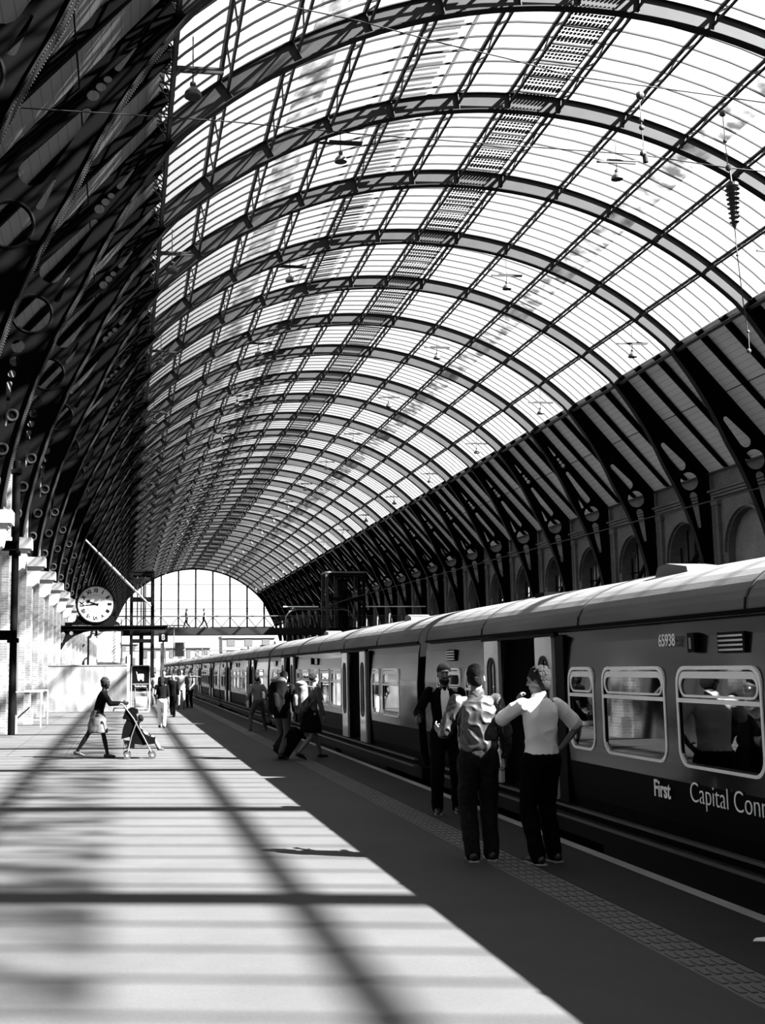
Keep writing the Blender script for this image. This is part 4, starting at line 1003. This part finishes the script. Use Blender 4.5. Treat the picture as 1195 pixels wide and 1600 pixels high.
    for S_, E_, W_ in ((LS, le, lw), (RS, re_, rw)):
        if sleeve == 'long': t.cap(S_, E_, .066*s+pf*.5, .056*s+pf*.5, 14); t.cap(E_, E_+(W_-E_)*.93, .056*s+pf*.5, .042*s+pf*.3, 14)
        elif sleeve == 'short': t.cap(S_, S_+(E_-S_)*.85, .068*s, .070*s, 14)
        elif sleeve == 'elbow': t.cap(S_, E_+(W_-E_)*.2, .062*s, .056*s, 14)
    topo = part(top, t, top_m, (.0165 if puffy else .012) if near else .006, 5)
    if open_front:                                            # shirt front showing between the lapels
        vs = []; zz = [0, .12, .25, .4, .55, .7, .85, 1.0]
        for i_, q_ in enumerate(zz):
            c = pel.lerp(chest+up*.15*s, q_); ry_ = [.130, .126, .122, .122, .125, .126, .112, .082][i_]*s+.012*s; w_ = [.025, .030, .034, .038, .044, .050, .052, .045][i_]*s
            for k in (-1, -.33, .33, 1): vs.append(c+ax*w_*k+fw*(ry_-.004*abs(k)))
            for k in (1, -1): vs.append(c+ax*w_*k+fw*(ry_-.03*s))
        fs = [(i_*6+j, i_*6+(j+1) % 6, (i_+1)*6+(j+1) % 6, (i_+1)*6+j) for i_ in range(len(zz)-1) for j in range(6)]+[(5, 4, 3, 2, 1, 0), tuple(range(42, 48))]
        MB().add(vs, fs).build('shirt', 'shirt_white', body, True)
        cl = MB()
        for k in (-1, 1): cl.bar(neck+ax*k*.045*s+fw*.06*s, neck+ax*k*.015*s+fw*.10*s-up*.06*s, .035*s, .01*s, fw)
        cl.build('collar', 'shirt_white', body)
    if collar:
        t = MB(); t.cap(neck+up*.0*s-ax*.012*s, neck+up*.028*s+ax*.012*s, .070*s, .062*s, 16); part('collar', t, collar, 0, 1)
    # hair
    t = MB()
    if hair_style == 'short':
        t.ell(hd((0, -.012, .046)), V(.084, .096, .088)*s, 18, 12, HR); t.ell(hd((0, -.036, .0)), V(.079, .068, .082)*s, 16, 10, HR)
    elif hair_style == 'curly':
        t.ell(hd((0, -.025, .040)), V(.092, .102, .098)*s, 18, 12, HR); t.ell(hd((0, -.06, -.03)), V(.074, .052, .07)*s, 14, 10, HR)
        for i in range(40):
            a_, e_ = random.random()*2*PI, random.random()*1.3; t.ell(hd((.085*math.cos(a_)*math.cos(e_), -.03+.09*math.sin(a_)*math.cos(e_), .045+.09*math.sin(e_))), V(.018, .018, .018)*s, 6, 4)
    elif hair_style == 'bun':
        t.ell(hd((0, -.02, .035)), V(.084, .098, .09)*s, 16, 10, HR); t.ell(hd((0, -.10, .03)), V(.04, .04, .04)*s, 10, 8)
    elif hair_style == 'long':
        t.ell(hd((0, -.025, .035)), V(.087, .096, .094)*s, 16, 10, HR); t.cap(hd((0, -.07, 0)), hd((0, -.08, -.17)), .07*s, .055*s, 12)
    if hair_style: part('hair', t, hair, .012 if near else 0, 1)
    if near and beard:
        t = MB(); t.ell(hd((0, .034, -.082)), V(.060, .060, .048)*s, 14, 10, HR); t.ell(hd((0, .066, -.098)), V(.032, .028, .026)*s, 10, 8, HR); t.cap(hd((-.03, .088, -.043)), hd((.03, .088, -.043)), .006*s, .006*s, 8)
        part('beard', t, 'hair', .006, 1)
        MB().cap(hd((-.018, .099, -.062)), hd((.018, .099, -.062)), .006*s, .006*s, 8).build('mouth', 'skin', body, True)
    if near or female:
        for k in (-1, 1):
            MB().ell(hd((.030*k, .081, .014)), V(.012, .008, .0065)*s, 10, 8, HR).build('eye', 'soft_black', body, True)
            MB().cap(hd((.016*k, .092, .034)), hd((.046*k, .082, .036)), .005*s, .004*s, 8).build('eyebrow', 'hair', body, True)
    # shoes
    for a_, hl in ((la, g['Lheel']), (ra, g['Rheel'])):
        dz = -.045; tilt = -.10*min(1, hl*8)
        t = MB(); t.cap(a_+V(0, -.045, dz+.005)*s, a_+V(0, .06, dz-.003+tilt*.5)*s, .044*s, .042*s, 12); t.cap(a_+V(0, .06, dz-.005+tilt*.5)*s, a_+V(0, .155, dz-.015+tilt)*s, .042*s, .030*s, 12)
        so = part('shoe', t, shoe, 0, 1)
        MB().bar(a_+V(0, -.08, dz-.035)*s, a_+V(0, .17, dz-.035+tilt)*s, .085*s, .014*s).build('sole', 'sole' if near else shoe, so)
    return body, dict(s=s, chest=chest, pel=pel, lw=lw, rw=rw, up=up, ax=ax, fw=fw, neck=neck)

R = math.radians
jm, _ = person('man seen from behind in a shiny satin jacket and dark jeans, nearest on the platform', (3.27, 10.97), R(-6), 1.77,
       dict(LH=(-.29, .26, 1.13), LE=(-.35, -.8, -.6), RH=(.27, .12, .93), RE=(.25, -1, 0), LF=(-.08, .0, 0), RF=(.10, .06, 0), hyaw=R(-14), hpitch=R(4), Ld=(-.3, .5, .35)), top='jacket', top_m='jacket_satin', puffy=.014,
       leg_m='denim', hair='hair_grey', near=True, collar='jacket_satin')
wm, _ = person('man seen from behind in a white short-sleeved shirt and black trousers, hand at his chin', (3.80, 10.76), R(14), 1.74,
       dict(LH=(-.10, .20, 1.42), LE=(-1, .3, -.75), RH=(.22, .0, 1.02), RE=(1, -.35, .0), LF=(-.10, -.04, 0), RF=(.13, .04, 0), hyaw=R(38), hpitch=R(-6), Ld=(.3, .3, .8), Rd=(-.5, .6, -.4), curl=1.1),
       top='shirt', top_m='shirt_white', sleeve='short', hair_style='curly', near=True, collar='shirt_white')
bm, _ = person('bearded man in an open black suit and pale shirt, facing the camera', (3.95, 14.64), R(168), 1.79,
       dict(RH=(.30, .26, 1.10), RE=(.6, -.9, -.5), LH=(-.13, .24, 1.10), LE=(-.6, -.9, -.5), RF=(.12, .06, 0), LF=(-.13, -.1, 0), hyaw=R(4), hpitch=R(-3), Rd=(.4, .6, .1), Ld=(.3, .6, .1)),
       top='jacket', top_m='cloth_black', near=True, beard=True, open_front=True)
cg = MB().tube([(0, 0, 0), (.01, -.07, .01)], .004, 8).build('cigarette', 'white_paint'); cg.location = (2.98, 11.37, 1.22); tag(cg, 'thin white cigarette in the hand of the satin-jacket man', 'cigarette')
wo, _ = person('woman in a black cardigan and flowered skirt pushing the pushchair', (-.56, 24.9), R(-90), 1.60,
       dict(pel=(0, .03, .96), chest=(0, .12, 1.31), head=(0, .20, 1.645), hyaw=R(-28), LH=(-.16, .56, 1.20), RH=(.16, .56, 1.20), LE=(-.3, -.3, -1), RE=(.3, -.3, -1), LF=(-.06, .26, 0), RF=(.06, -.42, 0), Rheel=.06, LK=(0, 1, 0), RK=(0, 1, 0)),
       top='cardigan', top_m='cloth_black', legs='skirt', leg_m='floral', skin='skin_dark', hair_style='curly', female=True, shoe='shoe_dark')
# pushchair with a child in it
pc = thing('pushchair', 'dark folding pushchair with a child in it, in front of the walking woman', 'pushchair', (.31, 24.75, 0))
for sy in (-.22, .22):
    MB().tube([(-.33, sy, 1.08), (-.27, sy, 1.0), (-.12, sy, .80), (.10, sy, .40), (.26, sy, .09)], .014, 8).tube([(-.05, sy, .76), (-.16, sy, .45), (-.24, sy, .09)], .013, 8).tube([(-.33, sy, 1.08), (-.38, sy, 1.10), (-.41, sy, 1.06)], .02, 8).build('frame_tube', 'frame_alu', pc)
    for x in (-.24, .26):
        w = MB()
        for q in (-.022, .022): w.tube([(x, sy+q-.012, .075), (x, sy+q+.012, .075)], .075, 18)
        wo_ = w.build('wheel', 'rubber', pc); MB().tube([(x, sy-.04, .075), (x, sy+.04, .075)], .035, 14).build('hub', 'frame_alu', wo_)
MB().bar((.17, -.22, .25), (.17, .22, .25), .02).bar((-.2, -.22, .27), (-.2, .22, .27), .02).build('cross_bar', 'frame_alu', pc)
plate_mb([[(-.20, .90), (-.06, .88), (.02, .62), (.14, .46), (.32, .42), (.32, .30), (.08, .27), (-.12, .30), (-.20, .44), (-.36, .40), (-.33, .60)]], 'y', -.20, .20).build('seat', 'cloth_black', pc)
MB().prism([(-.34, .80), (-.28, .96), (-.16, 1.02), (-.04, .99), (-.02, .92), (-.10, .86), (-.16, .76)], 'y', -.21, .21).build('hood', 'cloth_black', pc)
MB().prism([(-.32, .36), (-.08, .34), (-.10, .2), (-.26, .2)], 'y', -.15, .15).build('basket', 'cloth_grey', pc)
ch, _ = person('small child sitting in the pushchair, in pale clothes', (.36, 24.75), R(-90), 1.0,
       dict(pel=(0, -.05, .72), chest=(0, -.14, 1.05), head=(0, -.04, 1.40), LH=(-.2, .2, .85), RH=(.2, .2, .85), LF=(-.1, .62, .28), RF=(.1, .62, .28)), top='top', top_m='shirt_white', leg_m='cloth_light', skin='skin_dark', female=False)
# backpackers and their suitcase
bo, bj = person('young man with a big dark backpack, walking beside the train', (3.12, 23.85), R(-28), 1.72,
       dict(chest=(0, .06, 1.30), pel=(0, 0, .94), head=(0, .11, 1.63), LF=(-.1, .34, 0), RF=(.1, -.36, 0), Rheel=.10, RH=(.34, -.22, .82), LH=(-.28, .12, .88)), top='jacket', top_m='cloth_black', leg_m='cloth_grey', hair_style='short', hair='hair_grey')
def backpack(label, loc, rz, m, m2, s=1):
    t = thing('backpack', label, 'backpack', loc, rz)
    o = MB().cap((0, 0, -.22*s), (0, .02, .20*s), .15*s, .13*s, 16).cap((-.07*s, 0, -.2*s), (-.06*s, 0, .16*s), .12*s, .10*s, 12).cap((.07*s, 0, -.2*s), (.06*s, 0, .16*s), .12*s, .10*s, 12).build('bag', m, t); finish(o, .015, 2, .01)
    o = MB().ell((0, -.01, .27*s), (.14*s, .11*s, .06*s), 14, 8).build('top_pocket', m2, t); finish(o, .012, 1)
    MB().cap((0, -.13*s, -.15*s), (0, -.13*s, 0), .07*s, .06*s, 10).build('pocket', m, t, True)
    for k in (-1, 1): MB().tube([(k*.1*s, .08*s, .22*s), (k*.13*s, .2*s, .2*s), (k*.13*s, .28*s, .02*s), (k*.12*s, .1*s, -.2*s)], .016, 6).build('strap', m, t)
backpack('large dark backpack with a pale top, on the young man walking beside the train', (3.12-.10, 23.85-.19, 1.24), R(-28), 'cloth_black', 'cloth_light', 1.15)
gi, _ = person('young woman with a hair bun and dark skirt walking beside the train', (3.64, 23.55), R(-62), 1.68,
       dict(chest=(0, .05, 1.30), head=(0, .10, 1.63), LF=(-.08, .32, 0), RF=(.08, -.36, 0), Rheel=.10, RH=(.26, .14, .86), LH=(-.24, -.1, .86)), top='top', top_m='cloth_grey', legs='skirt', leg_m='cloth_black', hair_style='bun', female=True)
backpack('mottled pale and dark backpack worn by the young woman with the bun', (3.64-.20, 23.55-.10, 1.22), R(-62), 'floral', 'cloth_light', .95)
sc = thing('suitcase', 'black wheeled suitcase tilted and pulled along behind the young man', 'suitcase', (3.02, 23.75, .05), R(-70))
sc.rotation_euler = (R(-38), 0, R(-75))
o = MB().box(-.19, .19, -.13, .13, .06, .66).build('shell', 'cloth_black', sc); bv = o.modifiers.new('bevel', 'BEVEL'); bv.width = .04; bv.segments = 3
MB().box(-.15, .15, -.17, -.13, .12, .55).build('front_pocket', 'cloth_black', sc)
MB().tube([(-.1, .1, .66), (-.1, .1, 1.0), (.1, .1, 1.0), (.1, .1, .66)], .012, 8).build('pull_handle', 'iron', sc)
for x in (-.16, .16): MB().tube([(x-.02, .1, .04), (x+.02, .1, .04)], .045, 14).build('wheel', 'rubber', sc)
# others on the platform
person('man in a pale shirt striding away beside the train, dark bag at his hip', (3.86, 34.9), R(14), 1.62,
       dict(pel=(0, 0, .90), chest=(0, .08, 1.26), head=(0, .13, 1.60), LF=(-.30, -.10, 0), RF=(.36, .30, 0), Lheel=.02, LH=(-.36, .05, .95), RH=(.30, .1, .95)), top='shirt', top_m='cloth_light', leg_m='cloth_grey')
person('person in white trousers and dark top with a bag, walking away down the sunlit platform', (1.16, 37.7), R(-8), 1.56, dict(LF=(-.08, .1, 0), RF=(.09, -.08, 0), LH=(-.22, .08, .95)), top='top', top_m='cloth_black', sleeve='elbow', leg_m='shirt_white', hair_style='long')
person('person in dark clothes beside the white-trousered walker', (1.86, 46.3), R(160), 1.62, dict(LF=(-.08, .15, 0), RF=(.09, -.12, 0)), top='coat', top_m='cloth_black')
person('person in a pale jacket holding one arm straight out, by the platform edge shadow', (2.56, 55.0), R(178), 1.80, dict(RH=(.80, .05, 1.42), LH=(-.7, .05, 1.42), RE=(0, -1, 0)), top='jacket', top_m='cloth_light', leg_m='cloth_light')
person('person in a dark waistcoat with pale sleeves and black trousers, standing in the shade', (3.06, 57.0), R(150), 1.70, dict(RH=(.2, .24, 1.0), LH=(-.2, .24, 1.0)), top='waistcoat', top_m='cloth_grey', leg_m='cloth_black')
person('small distant person in pale clothes beyond the trolley sign', (1.55, 62), R(170), 1.65, dict(), top='shirt', top_m='cloth_light', leg_m='cloth_grey')
person('distant person in dark clothes standing behind the white-trousered walker', (1.62, 50), R(170), 1.75, dict(), top='coat', top_m='cloth_black')
# on the footbridge
person('person in dark clothes walking across the footbridge, left of the two', (5.5, 107.9), R(95), 1.75, dict(LF=(-.08, .30, 0), RF=(.09, -.32, 0), Rheel=.08, chest=(0, .04, 1.3)), top='coat', top_m='cloth_grey', z=5.44)
person('person in a pale jacket walking across the footbridge, right of the two', (7.05, 107.9), R(-85), 1.75, dict(LF=(-.08, .38, 0), RF=(.09, -.42, 0), Rheel=.1, chest=(0, .06, 1.3)), top='jacket', top_m='cloth_light', z=5.44)
